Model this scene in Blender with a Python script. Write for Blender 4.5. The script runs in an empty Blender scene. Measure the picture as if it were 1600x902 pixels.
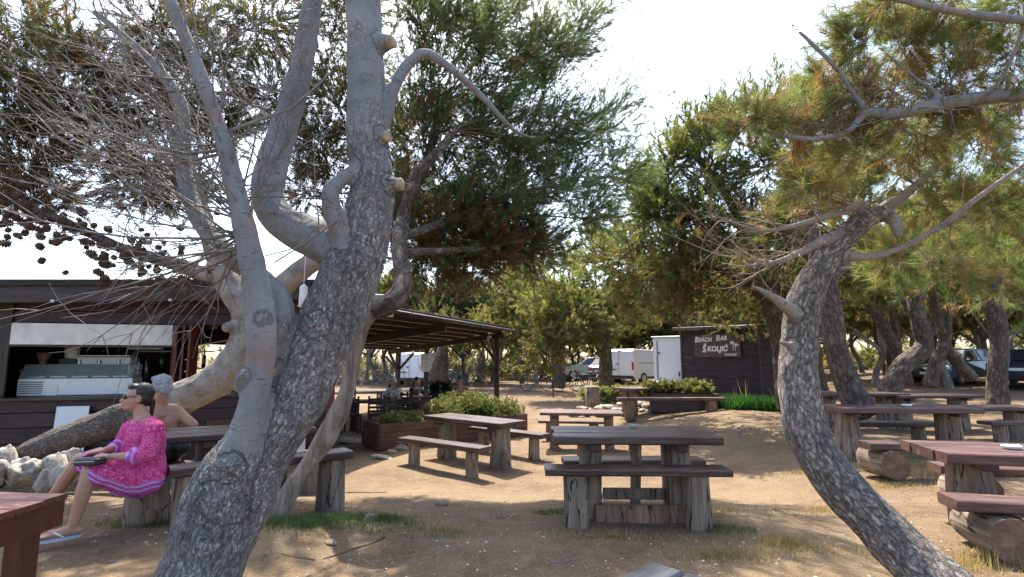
import bpy, bmesh, math, random
import numpy as np
from mathutils import Vector, Matrix
R = math.radians
SC = bpy.context.scene
COL = SC.collection
# ------------------------------------------------------------------ camera
CAMH, PITCH, FPX = 1.4, R(7.5), 830.0
cam_d = bpy.data.cameras.new('camera'); cam = bpy.data.objects.new('camera', cam_d); COL.objects.link(cam)
cam.location = (0, 0, CAMH); cam.rotation_euler = (R(90) + PITCH, 0, 0)
cam_d.sensor_width = 36; cam_d.lens = FPX / 1600 * 36; cam_d.clip_start = 0.05; cam_d.clip_end = 2000
SC.camera = cam
# ------------------------------------------------------------------ sky, sun, exposure
SUN_AZ, SUN_EL = R(-12), R(59)          # azimuth from +Y towards +X
W = bpy.data.worlds.new('World'); SC.world = W; W.use_nodes = True
nt = W.node_tree; bg = nt.nodes['Background']
sky = nt.nodes.new('ShaderNodeTexSky'); sky.sky_type = 'NISHITA'; sky.sun_disc = False
sky.sun_elevation = SUN_EL; sky.sun_rotation = SUN_AZ
sky.air_density = 1.0; sky.dust_density = 2.5; sky.ozone_density = 1.0
nt.links.new(sky.outputs[0], bg.inputs[0]); bg.inputs[1].default_value = 0.15
sd = bpy.data.lights.new('sun', 'SUN'); sd.energy = 3.7; sd.angle = R(0.55); sd.color = (1, 0.93, 0.82)
so = bpy.data.objects.new('sun', sd); COL.objects.link(so)
sdir = Vector((math.sin(SUN_AZ) * math.cos(SUN_EL), math.cos(SUN_AZ) * math.cos(SUN_EL), math.sin(SUN_EL)))
so.rotation_euler = sdir.to_track_quat('Z', 'Y').to_euler()
vs = SC.view_settings; vs.view_transform = 'Standard'; vs.look = 'None'; vs.exposure = 1.75; vs.gamma = 1.0
SC.cycles.max_bounces = 8; SC.cycles.transparent_max_bounces = 8
SC.cycles.use_denoising = True
random.seed(5); RNG = np.random.default_rng(5)

# ------------------------------------------------------------------ place helpers
cp, sp_ = math.cos(PITCH), math.sin(PITCH)
def P(x, y, D):
    """world point seen at photo pixel (x, y), D metres in front of the viewer"""
    a, b = (x - 800) / FPX, (451 - y) / FPX
    d = Vector((a, cp - b * sp_, sp_ + b * cp))
    return Vector((0, 0, CAMH)) + d * (D / d.y)
def S(v, a, b):
    t = min(1, max(0, (v - a) / (b - a))); return t * t * (3 - 2 * t)
def Sn(v, a, b):
    t = np.clip((v - a) / (b - a), 0, 1); return t * t * (3 - 2 * t)
def hashn(ix, iy, iz, seed=0):
    n = (ix.astype(np.int64) * 73856093) ^ (iy.astype(np.int64) * 19349663) ^ (iz.astype(np.int64) * 83492791) ^ (seed * 2654435)
    n = (n ^ (n >> 13)) * 1274126177 & 0x7fffffff
    n = (n ^ (n >> 11)) * 668265263 & 0x7fffffff
    return (n ^ (n >> 15)) % 100003 / 100003.0
def vnoise(p, seed=0):
    i = np.floor(p); f = p - i; f = f * f * (3 - 2 * f); o = np.zeros(len(p))
    for dx in (0, 1):
        for dy in (0, 1):
            for dz in (0, 1):
                w = (f[:, 0] if dx else 1 - f[:, 0]) * (f[:, 1] if dy else 1 - f[:, 1]) * (f[:, 2] if dz else 1 - f[:, 2])
                o += w * hashn(i[:, 0] + dx, i[:, 1] + dy, i[:, 2] + dz, seed)
    return o * 2 - 1
def fbm(p, oct=3, seed=0):
    o = 0; a = 1
    for k in range(oct):
        o = o + a * vnoise(p * 2 ** k, seed + k); a *= .5
    return o
def terrain_n(X, Y):
    X = np.asarray(X, float); Y = np.asarray(Y, float)
    z = -0.42 * Sn(Y, 4.8, 8.2) * (1 - Sn(X, 2.2, 6.5)) * (1 - .55 * Sn(Y, 16, 30))
    z = z - 0.1 * Sn(X, 2.0, 3.2) * Sn(Y, 3.2, 4.2) * (1 - Sn(Y, 9, 16))
    z = z + .55 * Sn(X, 8, 24) * Sn(Y, 14, 28)
    z = z + 2.0 * Sn(Y, 42, 75) * Sn(X, 6, 30)
    z = z + .10 * np.exp(-(((X + 1.55) / .75) ** 2 + ((Y - 4.35) / .5) ** 2))
    p = np.stack([X.ravel(), Y.ravel(), 0 * X.ravel()], 1)
    n = fbm(p * .55, 2, 3) * .03 + fbm(p * 2.3, 3, 9) * .012
    return z + n.reshape(X.shape)
def gz(x, y): return float(terrain_n(np.array([x]), np.array([y]))[0])
def G(x, y, dz=0.0):
    """ground point seen at photo pixel"""
    a, b = (x - 800) / FPX, (451 - y) / FPX
    d = Vector((a, cp - b * sp_, sp_ + b * cp)); t = np.arange(.5, 40, .02)
    hit = np.nonzero(CAMH + d.z * t < terrain_n(d.x * t, d.y * t) + dz)[0]; t = float(t[hit[0]]) if len(hit) else 40.0
    return Vector((0, 0, CAMH)) + d * t

# ------------------------------------------------------------------ materials
def newmat(name):
    m = bpy.data.materials.new(name); m.use_nodes = True; nt = m.node_tree
    return m, nt, nt.nodes['Principled BSDF']
def N(nt, typ, **kw):
    n = nt.nodes.new('ShaderNode' + typ)
    for k, v in kw.items():
        if k in n.inputs: n.inputs[k].default_value = v
        else: setattr(n, k, v)
    return n
def ramp(nt, fac, stops):
    r = nt.nodes.new('ShaderNodeValToRGB'); e = r.color_ramp.elements
    while len(e) < len(stops): e.new(.5)
    for el, (p, c) in zip(e, stops):
        el.position = p; el.color = (*c, 1) if len(c) == 3 else c
    nt.links.new(fac, r.inputs[0]); return r.outputs[0]
def mix(nt, f, a, b, mode='MIX'):
    n = nt.nodes.new('ShaderNodeMix'); n.data_type = 'RGBA'; n.blend_type = mode
    for s, v in ((n.inputs[0], f), (n.inputs[6], a), (n.inputs[7], b)):
        if hasattr(v, 'default_value'): nt.links.new(v, s)
        elif isinstance(v, (int, float)): s.default_value = v
        else: s.default_value = (*v, 1)
    return n.outputs[2]
def mapping(nt, src, scale):
    m = nt.nodes.new('ShaderNodeMapping'); m.inputs['Scale'].default_value = scale
    nt.links.new(src, m.inputs[0]); return m.outputs[0]
def bump(nt, bs, h, strength=.5, dist=.01):
    b = nt.nodes.new('ShaderNodeBump'); b.inputs['Strength'].default_value = strength; b.inputs['Distance'].default_value = dist
    nt.links.new(h, b.inputs['Height']); nt.links.new(b.outputs[0], bs.inputs['Normal'])
def coords(nt, kind='Object'):
    return nt.nodes.new('ShaderNodeTexCoord').outputs[kind]
def obj_random(nt): return nt.nodes.new('ShaderNodeObjectInfo').outputs['Random']
def plain(name, col, rough=.6, metal=0, var=.12, scale=8, spec=.5, bumpd=0):
    m, nt, bs = newmat(name)
    no = N(nt, 'TexNoise', Scale=scale, Detail=6.0, Roughness=.6); nt.links.new(coords(nt), no.inputs['Vector'])
    lo = tuple(max(0, c * (1 - var * 2)) for c in col); hi = tuple(min(1, c * (1 + var * 2)) for c in col)
    nt.links.new(ramp(nt, no.outputs[0], [(.25, lo), (.75, hi)]), bs.inputs['Base Color'])
    bs.inputs['Roughness'].default_value = rough; bs.inputs['Metallic'].default_value = metal
    bs.inputs['Specular IOR Level'].default_value = spec
    if bumpd: bump(nt, bs, no.outputs[0], .6, bumpd)
    return m
def wood(name, c0, c1, rough=.55, axis=0, stretch=14, worn=None, bd=.004, spec=.5, cracks=0):
    """grain runs along local axis"""
    m, nt, bs = newmat(name); oc = coords(nt)
    ad = N(nt, 'VectorMath', operation='ADD'); nt.links.new(oc, ad.inputs[0])
    cx = nt.nodes.new('ShaderNodeCombineXYZ'); mu = N(nt, 'Math', operation='MULTIPLY'); mu.inputs[1].default_value = 37.0
    nt.links.new(obj_random(nt), mu.inputs[0])
    for k in range(3): nt.links.new(mu.outputs[0], cx.inputs[k])
    nt.links.new(cx.outputs[0], ad.inputs[1])
    sc = [stretch * 2.2] * 3; sc[axis] = 1.6
    n1 = N(nt, 'TexNoise', Scale=1.0, Detail=7.0, Roughness=.65, Distortion=.4)
    nt.links.new(mapping(nt, ad.outputs[0], sc), n1.inputs['Vector'])
    n2 = N(nt, 'TexNoise', Scale=2.2, Detail=4.0); nt.links.new(ad.outputs[0], n2.inputs['Vector'])
    c = ramp(nt, n1.outputs[0], [(.3, c0), (.72, c1)])
    v = ramp(nt, n2.outputs[0], [(.3, (.62,) * 3), (.75, (1.25,) * 3)])
    c = mix(nt, 1.0, c, v, 'MULTIPLY')
    if worn:
        n3 = N(nt, 'TexNoise', Scale=3.4, Detail=6.0, Roughness=.7); nt.links.new(mapping(nt, ad.outputs[0], [s * .25 for s in sc]), n3.inputs['Vector'])
        c = mix(nt, ramp(nt, n3.outputs[0], [(.5, (0,) * 3), (.68, (1,) * 3)]), c, worn)
    if cracks:
        cs = [4.5] * 3; cs[axis] = .7
        n4 = N(nt, 'TexNoise', Scale=1.6, Detail=3.0, Roughness=.5, Distortion=.3); nt.links.new(mapping(nt, ad.outputs[0], cs), n4.inputs['Vector'])
        c = mix(nt, ramp(nt, n4.outputs[0], [(.485, (0,) * 3), (.497, (1,) * 3), (.503, (1,) * 3), (.515, (0,) * 3)]), c, (.022, .015, .012))
    nt.links.new(c, bs.inputs['Base Color'])
    nt.links.new(ramp(nt, n1.outputs[0], [(.2, (rough + .15,) * 3), (.8, (rough - .08,) * 3)]), bs.inputs['Roughness'])
    bs.inputs['Specular IOR Level'].default_value = spec
    bump(nt, bs, n1.outputs[0], .7, bd); return m
def bark(name, smooth_c, rough_c, crack_c, scale=22, stretch=.4, bd=.02, patch=None):
    """'bk' = straightened trunk coordinates, 'rg' = how fissured the bark is"""
    m, nt, bs = newmat(name)
    at = N(nt, 'Attribute', attribute_name='bk'); rg = N(nt, 'Attribute', attribute_name='rg')
    w = N(nt, 'TexNoise', Scale=9.0, Detail=4.0); nt.links.new(at.outputs['Vector'], w.inputs['Vector'])
    wv = N(nt, 'VectorMath', operation='SCALE'); nt.links.new(w.outputs['Color'], wv.inputs[0]); wv.inputs[3].default_value = .07
    av = N(nt, 'VectorMath', operation='ADD'); nt.links.new(at.outputs['Vector'], av.inputs[0]); nt.links.new(wv.outputs[0], av.inputs[1])
    w2 = N(nt, 'TexNoise', Scale=38.0, Detail=5.0, Roughness=.7); nt.links.new(at.outputs['Vector'], w2.inputs['Vector'])
    wv2 = N(nt, 'VectorMath', operation='SCALE'); nt.links.new(w2.outputs['Color'], wv2.inputs[0]); wv2.inputs[3].default_value = .045
    av2 = N(nt, 'VectorMath', operation='ADD'); nt.links.new(av.outputs[0], av2.inputs[0]); nt.links.new(wv2.outputs[0], av2.inputs[1]); av = av2
    vo = N(nt, 'TexVoronoi', Scale=scale, feature='DISTANCE_TO_EDGE'); nt.links.new(mapping(nt, av.outputs[0], (1, 1, stretch)), vo.inputs['Vector'])
    v2 = N(nt, 'TexVoronoi', Scale=scale); nt.links.new(mapping(nt, av.outputs[0], (1, 1, stretch)), v2.inputs['Vector'])
    fine = N(nt, 'TexNoise', Scale=55.0, Detail=6.0, Roughness=.7); nt.links.new(mapping(nt, at.outputs['Vector'], (1, 1, .45)), fine.inputs['Vector'])
    big = N(nt, 'TexNoise', Scale=4.5, Detail=5.0, Roughness=.6); nt.links.new(at.outputs['Vector'], big.inputs['Vector'])
    pa = N(nt, 'Math', operation='MULTIPLY_ADD'); nt.links.new(fine.outputs[0], pa.inputs[0]); pa.inputs[1].default_value = .42; nt.links.new(vo.outputs[0], pa.inputs[2])
    plate = ramp(nt, pa.outputs[0], [(.13, (0,) * 3), (.27, (.6,) * 3), (.5, (1,) * 3)])
    # rough bark colour
    rc = mix(nt, ramp(nt, fine.outputs[0], [(.3, (0,) * 3), (.7, (1,) * 3)]), tuple(c * .62 for c in rough_c), tuple(min(1, c * 1.3) for c in rough_c))
    bwn = nt.nodes.new('ShaderNodeRGBToBW'); nt.links.new(v2.outputs['Color'], bwn.inputs[0])
    rc = mix(nt, 1.0, rc, ramp(nt, bwn.outputs[0], [(.2, (.72,) * 3), (.8, (1.22,) * 3)]), 'MULTIPLY')
    rc = mix(nt, plate, crack_c, rc)
    # smooth bark with horizontal ticks
    tk = N(nt, 'TexNoise', Scale=30.0, Detail=3.0); nt.links.new(mapping(nt, at.outputs['Vector'], (.55, .55, 2.6)), tk.inputs['Vector'])
    sc_ = mix(nt, ramp(nt, tk.outputs[0], [(.60, (0,) * 3), (.72, (1,) * 3)]), smooth_c, tuple(c * .3 for c in smooth_c))
    sc_ = mix(nt, ramp(nt, fine.outputs[0], [(.35, (0,) * 3), (.75, (.5,) * 3)]), sc_, tuple(c * .66 for c in smooth_c))
    if patch: sc_ = mix(nt, ramp(nt, big.outputs[0], [(.55, (0,) * 3), (.66, (.75,) * 3)]), sc_, patch)
    # mask: rg + noise
    ma = N(nt, 'Math', operation='ADD'); nt.links.new(rg.outputs['Fac'], ma.inputs[0])
    mb = N(nt, 'Math', operation='MULTIPLY_ADD'); nt.links.new(big.outputs[0], mb.inputs[0]); mb.inputs[1].default_value = 1.3; mb.inputs[2].default_value = -.65
    nt.links.new(mb.outputs[0], ma.inputs[1])
    mk = ramp(nt, ma.outputs[0], [(.22, (0,) * 3), (.45, (.5,) * 3), (.8, (1,) * 3)])
    c = mix(nt, mk, sc_, rc)
    lg = N(nt, 'TexNoise', Scale=2.2, Detail=5.0, Roughness=.65); nt.links.new(at.outputs['Vector'], lg.inputs['Vector'])
    c = mix(nt, 1.0, c, ramp(nt, lg.outputs[0], [(.3, (.66, .64, .62)), (.7, (1.22, 1.2, 1.18))]), 'MULTIPLY')
    nt.links.new(c, bs.inputs['Base Color']); bs.inputs['Roughness'].default_value = .85; bs.inputs['Specular IOR Level'].default_value = .25
    h0 = mix(nt, .3, plate, fine.outputs[0]); h1 = mix(nt, .35, (.8, .8, .8), fine.outputs[0])
    h = mix(nt, mk, h1, h0)
    bump(nt, bs, h, 1.0, bd); return m
def foliage(name, c_lo, c_hi, trans=.45, brown=(.16, .085, .03)):
    """'tint' 0..1 per tuft picks the colour; > 1.5 = dry needles"""
    m, nt, bs = newmat(name)
    at = N(nt, 'Attribute', attribute_name='tint')
    c = ramp(nt, at.outputs['Fac'], [(0, c_lo), (.8, c_hi), (.9, brown), (1, tuple(b * .7 for b in brown))])
    nt.links.new(c, bs.inputs['Base Color']); bs.inputs['Roughness'].default_value = .5; bs.inputs['Specular IOR Level'].default_value = .35
    tr = nt.nodes.new('ShaderNodeBsdfTranslucent'); nt.links.new(mix(nt, 1.0, c, (1.5, 1.5, .9), 'MULTIPLY'), tr.inputs[0])
    ms = nt.nodes.new('ShaderNodeMixShader'); ms.inputs[0].default_value = trans
    nt.links.new(bs.outputs[0], ms.inputs[1]); nt.links.new(tr.outputs[0], ms.inputs[2])
    nt.links.new(ms.outputs[0], nt.nodes['Material Output'].inputs[0]); return m

# ------------------------------------------------------------------ mesh helpers
def tag(o, label=None, cat=None, group=None, kind=None):
    for k, v in (('label', label), ('category', cat), ('group', group), ('kind', kind)):
        if v: o[k] = v
    return o
def empty(name, loc=(0, 0, 0), rz=0.0):
    o = bpy.data.objects.new(name, None); COL.objects.link(o); o.location = loc; o.rotation_euler.z = rz; o.empty_display_size = .1
    return o
def link(name, me, parent=None, mat=None):
    o = bpy.data.objects.new(name, me); COL.objects.link(o)
    if parent: o.parent = parent
    if mat: me.materials.append(mat)
    return o
def smooth(me, on=True):
    me.polygons.foreach_set('use_smooth', np.full(len(me.polygons), on)); me.update()
class MB:
    def __init__(s): s.v = []; s.f = []
    def add(s, vs, fs):
        o = len(s.v); s.v += [tuple(v) for v in vs]; s.f += [tuple(i + o for i in f) for f in fs]; return s
    def box(s, c, size, rot=None, bev=0.0, taper=1.0):
        x, y, z = (d / 2 for d in size); M = rot if rot is not None else Matrix.Identity(3)
        if isinstance(M, (int, float)): M = Matrix.Rotation(M, 3, 'Z')
        c = Vector(c)
        if bev <= 0:
            vs = [(sx * x * (taper if sz > 0 else 1), sy * y * (taper if sz > 0 else 1), sz * z) for sz in (-1, 1) for sy in (-1, 1) for sx in (-1, 1)]
            fs = [(0, 2, 3, 1), (4, 5, 7, 6), (0, 1, 5, 4), (1, 3, 7, 5), (3, 2, 6, 7), (2, 0, 4, 6)]
        else:
            b = min(bev, x * .9, y * .9, z * .9); vs = []; fs = []
            def ring(z_, i):
                a = x - i; d = y - i; k = b if i == 0 else b * .4
                return [(a - k, -d, z_), (a, -d + k, z_), (a, d - k, z_), (a - k, d, z_), (-a + k, d, z_), (-a, d - k, z_), (-a, -d + k, z_), (-a + k, -d, z_)]
            for z_, i in ((-z, b), (-z + b, 0), (z - b, 0), (z, b)): vs += ring(z_, i)
            for r in range(3):
                for k in range(8): a = r * 8 + k; d = r * 8 + (k + 1) % 8; fs.append((a, d, d + 8, a + 8))
            fs += [tuple(range(7, -1, -1)), tuple(range(24, 32))]
        return s.add([c + M @ Vector(v) for v in vs], fs)
    def tube(s, pts, radii, n=8, cap=True):
        pts = [Vector(p) for p in pts]
        if isinstance(radii, (int, float)): radii = [radii] * len(pts)
        t0 = (pts[1] - pts[0]).normalized(); ref = Vector((0, 0, 1)) if abs(t0.z) < .9 else Vector((1, 0, 0))
        u = t0.cross(ref).normalized(); vs = []; fs = []
        for i, p in enumerate(pts):
            t = (pts[min(i + 1, len(pts) - 1)] - pts[max(i - 1, 0)]).normalized()
            u = (u - t * u.dot(t)).normalized(); w = t.cross(u)
            for k in range(n):
                a = 2 * math.pi * k / n; vs.append(p + (u * math.cos(a) + w * math.sin(a)) * radii[i])
        for i in range(len(pts) - 1):
            for k in range(n): a = i * n + k; b = i * n + (k + 1) % n; fs.append((a, b, b + n, a + n))
        if cap: fs += [tuple(range(n - 1, -1, -1)), tuple((len(pts) - 1) * n + k for k in range(n))]
        return s.add(vs, fs)
    def ball(s, c, r, M=None, nu=12, nv=8):
        c = Vector(c); r = (r, r, r) if isinstance(r, (int, float)) else r; vs = [Vector((0, 0, -r[2]))]; fs = []
        for j in range(1, nv):
            a = math.pi * j / nv - math.pi / 2
            for k in range(nu):
                b = 2 * math.pi * k / nu; vs.append(Vector((r[0] * math.cos(a) * math.cos(b), r[1] * math.cos(a) * math.sin(b), r[2] * math.sin(a))))
        vs.append(Vector((0, 0, r[2])))
        for k in range(nu): fs.append((0, 1 + (k + 1) % nu, 1 + k))
        for j in range(nv - 2):
            for k in range(nu): a = 1 + j * nu + k; b = 1 + j * nu + (k + 1) % nu; fs.append((a, b, b + nu, a + nu))
        T = len(vs) - 1
        for k in range(nu): fs.append((T, T - nu + k, T - nu + (k + 1) % nu))
        return s.add([c + (M @ v if M is not None else v) for v in vs], fs)
    def prism(s, poly, y0, y1):
        """polygon in local x,z extruded along y"""
        n = len(poly); vs = [(x, y0, z) for x, z in poly] + [(x, y1, z) for x, z in poly]
        return s.add(vs, [tuple(range(n)), tuple(range(2 * n - 1, n - 1, -1))] + [((k + 1) % n, k, k + n, (k + 1) % n + n) for k in range(n)])
    def mesh(s, name='m', sm=False):
        me = bpy.data.meshes.new(name); me.from_pydata(s.v, [], s.f); me.update()
        if sm: smooth(me)
        return me
    def build(s, name, mat, parent=None, sm=False, recalc=False):
        me = s.mesh(name, sm)
        if recalc:
            bm = bmesh.new(); bm.from_mesh(me); bmesh.ops.recalc_face_normals(bm, faces=bm.faces); bm.to_mesh(me); bm.free()
        return link(name, me, parent, mat)
def box(name, mat, parent, c, size, rot=None, bev=.006): return MB().box(c, size, rot, bev).build(name, mat, parent)
def catmull(pts, k=5):
    """pts: list of (Vector, radius) -> denser list"""
    out = []
    for i in range(len(pts) - 1):
        p0 = pts[max(i - 1, 0)]; p1 = pts[i]; p2 = pts[i + 1]; p3 = pts[min(i + 2, len(pts) - 1)]
        for j in range(k):
            t = j / k; a = 2 * t**3 - 3 * t**2 + 1; b = t**3 - 2 * t**2 + t; c = -2 * t**3 + 3 * t**2; d = t**3 - t**2
            out.append((p1[0] * a + (p2[0] - p0[0]) * .5 * b + p2[0] * c + (p3[0] - p1[0]) * .5 * d, max(.002, p1[1] * a + (p2[1] - p0[1]) * .5 * b + p2[1] * c + (p3[1] - p1[1]) * .5 * d)))
    out.append(pts[-1]); return out
def remeshed(mb, voxel, it=2, fac=.5):
    """union of closed shapes as one continuous skin"""
    me = mb.mesh('tmp'); o = bpy.data.objects.new('tmp', me); COL.objects.link(o)
    m = o.modifiers.new('r', 'REMESH'); m.mode = 'VOXEL'; m.voxel_size = voxel
    if it: s = o.modifiers.new('s', 'SMOOTH'); s.iterations = it; s.factor = fac
    dg = bpy.context.evaluated_depsgraph_get(); ne = bpy.data.meshes.new_from_object(o.evaluated_get(dg))
    bpy.data.objects.remove(o); bpy.data.meshes.remove(me); smooth(ne); return ne
def getco(me):
    a = np.empty(len(me.vertices) * 3); me.vertices.foreach_get('co', a); return a.reshape(-1, 3)
def setco(me, a): me.vertices.foreach_set('co', np.ascontiguousarray(a, dtype=np.float32).ravel()); me.update()
def setattr_f(me, name, vals):
    at = me.attributes.new(name, 'FLOAT', 'POINT'); at.data.foreach_set('value', np.ascontiguousarray(vals, dtype=np.float32))
def px_limb(pts, k=5):
    """(x, y, D, width in photo pixels) -> smooth limb"""
    return catmull([(P(x, y, D), w / 2 * D / FPX / math.sqrt(1 + ((x - 800) / FPX) ** 2)) for x, y, D, w in pts], k)
def trunk_mesh(limbs, voxel=.014, lump=.10, rough_fn=None, it=3, seed=0, flare=0):
    mb = MB(); sk = []; ln = []
    for L in limbs:
        mb.tube([p for p, r in L], [r for p, r in L], 12)
        mb.ball(L[-1][0], L[-1][1] * .98, None, 8, 6)
        s = 0.0; pv = L[0][0]; u = None
        for i, (p, r) in enumerate(L):
            s += (p - pv).length; pv = p
            t = (L[min(i + 1, len(L) - 1)][0] - L[max(i - 1, 0)][0]).normalized()
            if u is None: u = t.cross(Vector((.3, 1, .1))).normalized()
            u = (u - t * u.dot(t)).normalized(); w = t.cross(u)
            sk.append((*p, *t, *u, *w, s + 7.3 * len(ln), r, len(ln)))
        ln.append(s)
    me = remeshed(mb, voxel, it); co = getco(me); sk = np.array(sk)
    best = np.full(len(co), 1e9); idx = np.zeros(len(co), int)
    for i in range(len(sk)):
        d = ((co - sk[i, :3]) ** 2).sum(1) - sk[i, 13] ** 2 * .8
        m = d < best; best[m] = d[m]; idx[m] = i
    q = sk[idx]; rel = co - q[:, :3]
    al = (rel * q[:, 3:6]).sum(1); bk = np.stack([(rel * q[:, 6:9]).sum(1), (rel * q[:, 9:12]).sum(1), q[:, 12] + al], 1)
    nrm = np.empty(len(co) * 3); me.vertices.foreach_get('normal', nrm); nrm = nrm.reshape(-1, 3)
    n = fbm(bk * np.array([7, 7, 3.5]), 3, seed) * lump * q[:, 13] * .6 + fbm(bk * np.array([24, 24, 11]), 2, seed + 3) * min(lump, .16) * q[:, 13] * .22
    setco(me, co + nrm * n[:, None])
    at = me.attributes.new('bk', 'FLOAT_VECTOR', 'POINT'); at.data.foreach_set('vector', bk.astype(np.float32).ravel())
    rg = rough_fn(co, q[:, 13], q[:, 14]) if rough_fn else np.ones(len(co))
    setattr_f(me, 'rg', rg); return me
def copy_tree(o, parent=None):
    c = o.copy(); COL.objects.link(c); c.parent = parent
    for ch in list(o.children): copy_tree(ch, c)
    return c
# ---- foliage arrays
class Fol:
    """collects needle tufts and thin wooden twigs as arrays"""
    def __init__(s): s.p = []; s.d = []; s.t = []; s.tw = []
    def tuft(s, p, d, tint): s.p.append(p); s.d.append(d); s.t.append(tint)
    def twig(s, pts, r0, r1): s.tw.append((pts, r0, r1))
    def needles(s, name, mat, parent, K=10, length=.1, width=.003, spread=.55, seed=1, jitter=.3):
        if not s.p: return None
        r = np.random.default_rng(seed); p = np.repeat(np.array(s.p), K, 0); d = np.repeat(np.array(s.d), K, 0); n = len(p)
        u = r.normal(size=(n, 3)); u /= np.linalg.norm(u, axis=1)[:, None]
        nd = d + u * spread * (0.5 + r.random((n, 1))); nd /= np.linalg.norm(nd, axis=1)[:, None]
        L = length * (1 - jitter + 2 * jitter * r.random((n, 1))); base = p + d * (r.random((n, 1)) * length * .5)
        sd = np.cross(nd, r.normal(size=(n, 3))); sd /= np.linalg.norm(sd, axis=1)[:, None] + 1e-9
        w = width * (.7 + .6 * r.random((n, 1)))
        v = np.stack([base - sd * w * .5, base + sd * w * .5, base + nd * L], 1).reshape(-1, 3)
        return tri_mesh(name, v, mat, parent, np.repeat(np.array(s.t), K * 3))
    def wood(s, name, mat, parent, n=3):
        if not s.tw: return None
        V = []; Q = []; o = 0; by = {}
        for pts, r0, r1 in s.tw: by.setdefault(len(pts), []).append((pts, r0, r1))
        ang = 2 * math.pi * np.arange(n) / n
        for m, L in by.items():
            A = np.array([[tuple(p) for p in x[0]] for x in L]); r0 = np.array([x[1] for x in L])[:, None]; r1 = np.array([x[2] for x in L])[:, None]
            T = np.empty_like(A); T[:, 1:-1] = A[:, 2:] - A[:, :-2]; T[:, 0] = A[:, 1] - A[:, 0]; T[:, -1] = A[:, -1] - A[:, -2]
            T /= np.linalg.norm(T, axis=2)[..., None] + 1e-9; U = np.cross(T, np.array([.31, .77, .55])); U /= np.linalg.norm(U, axis=2)[..., None] + 1e-9; Wv = np.cross(T, U)
            rad = r0 + (r1 - r0) * np.linspace(0, 1, m)[None]
            ring = A[:, :, None] + (U[:, :, None] * np.cos(ang)[None, None, :, None] + Wv[:, :, None] * np.sin(ang)[None, None, :, None]) * rad[:, :, None, None]
            V.append(ring.reshape(-1, 3)); k = np.arange(n); base = o + (np.arange(len(L)) * m * n)[:, None, None] + (np.arange(m - 1) * n)[None, :, None]
            a_ = base + k; b_ = base + (k + 1) % n; Q.append(np.stack([a_, b_, b_ + n, a_ + n], -1).reshape(-1, 4)); o += ring.size // 3
        V = np.concatenate(V); Q = np.concatenate(Q).astype(np.int32); me = bpy.data.meshes.new(name)
        me.vertices.add(len(V)); me.vertices.foreach_set('co', V.astype(np.float32).ravel()); me.loops.add(Q.size); me.loops.foreach_set('vertex_index', Q.ravel())
        me.polygons.add(len(Q)); me.polygons.foreach_set('loop_start', np.arange(0, Q.size, 4, dtype=np.int32)); me.polygons.foreach_set('loop_total', np.full(len(Q), 4, dtype=np.int32))
        me.update(calc_edges=True); smooth(me)
        return link(name, me, parent, mat)
def tri_mesh(name, v, mat, parent, tint=None):
    n = len(v); me = bpy.data.meshes.new(name); me.vertices.add(n); me.vertices.foreach_set('co', v.astype(np.float32).ravel())
    me.loops.add(n); me.loops.foreach_set('vertex_index', np.arange(n, dtype=np.int32))
    me.polygons.add(n // 3); me.polygons.foreach_set('loop_start', np.arange(0, n, 3, dtype=np.int32)); me.polygons.foreach_set('loop_total', np.full(n // 3, 3, dtype=np.int32))
    me.update(calc_edges=True)
    if tint is not None: setattr_f(me, 'tint', tint)
    return link(name, me, parent, mat)
def rv(r, s=1.0): return Vector((r.gauss(0, s), r.gauss(0, s), r.gauss(0, s)))
def bend(a, b, r, amt=.15, m=5, sag=0.0):
    """wavy polyline a -> b"""
    d = (b - a); L = d.length; o1 = rv(r, amt * L * .5); o2 = rv(r, amt * L * .3); out = []
    for i in range(m + 1):
        t = i / m; out.append(a + d * t + o1 * math.sin(math.pi * t) + o2 * math.sin(2 * math.pi * t) + Vector((0, 0, -sag * L * math.sin(math.pi * t))))
    return out
def lobe(F, c, rad, start, r, clusters=14, twigs=6, tufts=5, tl=.45, rb=.018, up=.35, dry=.1, bright=.5, shell=.55, flat=1.0, aim=None):
    """one clump of a crown: a bough from start to the clump, side branches, twigs and needle tufts"""
    c = Vector(c); rad = Vector(rad) if not isinstance(rad, (int, float)) else Vector((rad, rad, rad * flat))
    bough = bend(start, c, r, .12, 6) if start is not None else [c - Vector((0, 0, rad.z * .6)), c]
    if start is not None: F.twig(bough, rb, rb * .45)
    for _ in range(clusters):
        u = rv(r).normalized(); k = shell + (1 - shell) * r.random()
        e = c + Vector((u.x * rad.x, u.y * rad.y, u.z * rad.z)) * k
        s = bough[min(len(bough) - 1, int(len(bough) * (.45 + .55 * r.random())))]
        br = bend(s, e, r, .16, 4); F.twig(br, rb * .42, rb * .16)
        od = (e - s).normalized()
        tone = min(.8, max(0, bright + r.gauss(0, .2)))
        for _ in range(twigs):
            i = r.randrange(1, len(br)); s2 = br[i]
            d = (od * .6 + u * .5 + rv(r, .55) + Vector((0, 0, up))).normalized()
            if aim: d = (d + Vector(aim)).normalized()
            l = tl * (.5 + .8 * r.random()); mid = s2 + d * l * .5 + rv(r, l * .06); e2 = s2 + d * l + Vector((0, 0, l * up * .3))
            F.twig([s2, mid, e2], rb * .14, rb * .07)
            isdry = r.random() < dry
            for q in range(tufts):
                t = .25 + .75 * (q + r.random() * .6) / tufts
                p = s2.lerp(mid, t * 2) if t < .5 else mid.lerp(e2, min(1, t * 2 - 1))
                F.tuft(p, tuple((d + rv(r, .25)).normalized()), r.uniform(.86, 1) if isdry else min(.82, max(0, tone + r.gauss(0, .12))))
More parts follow.
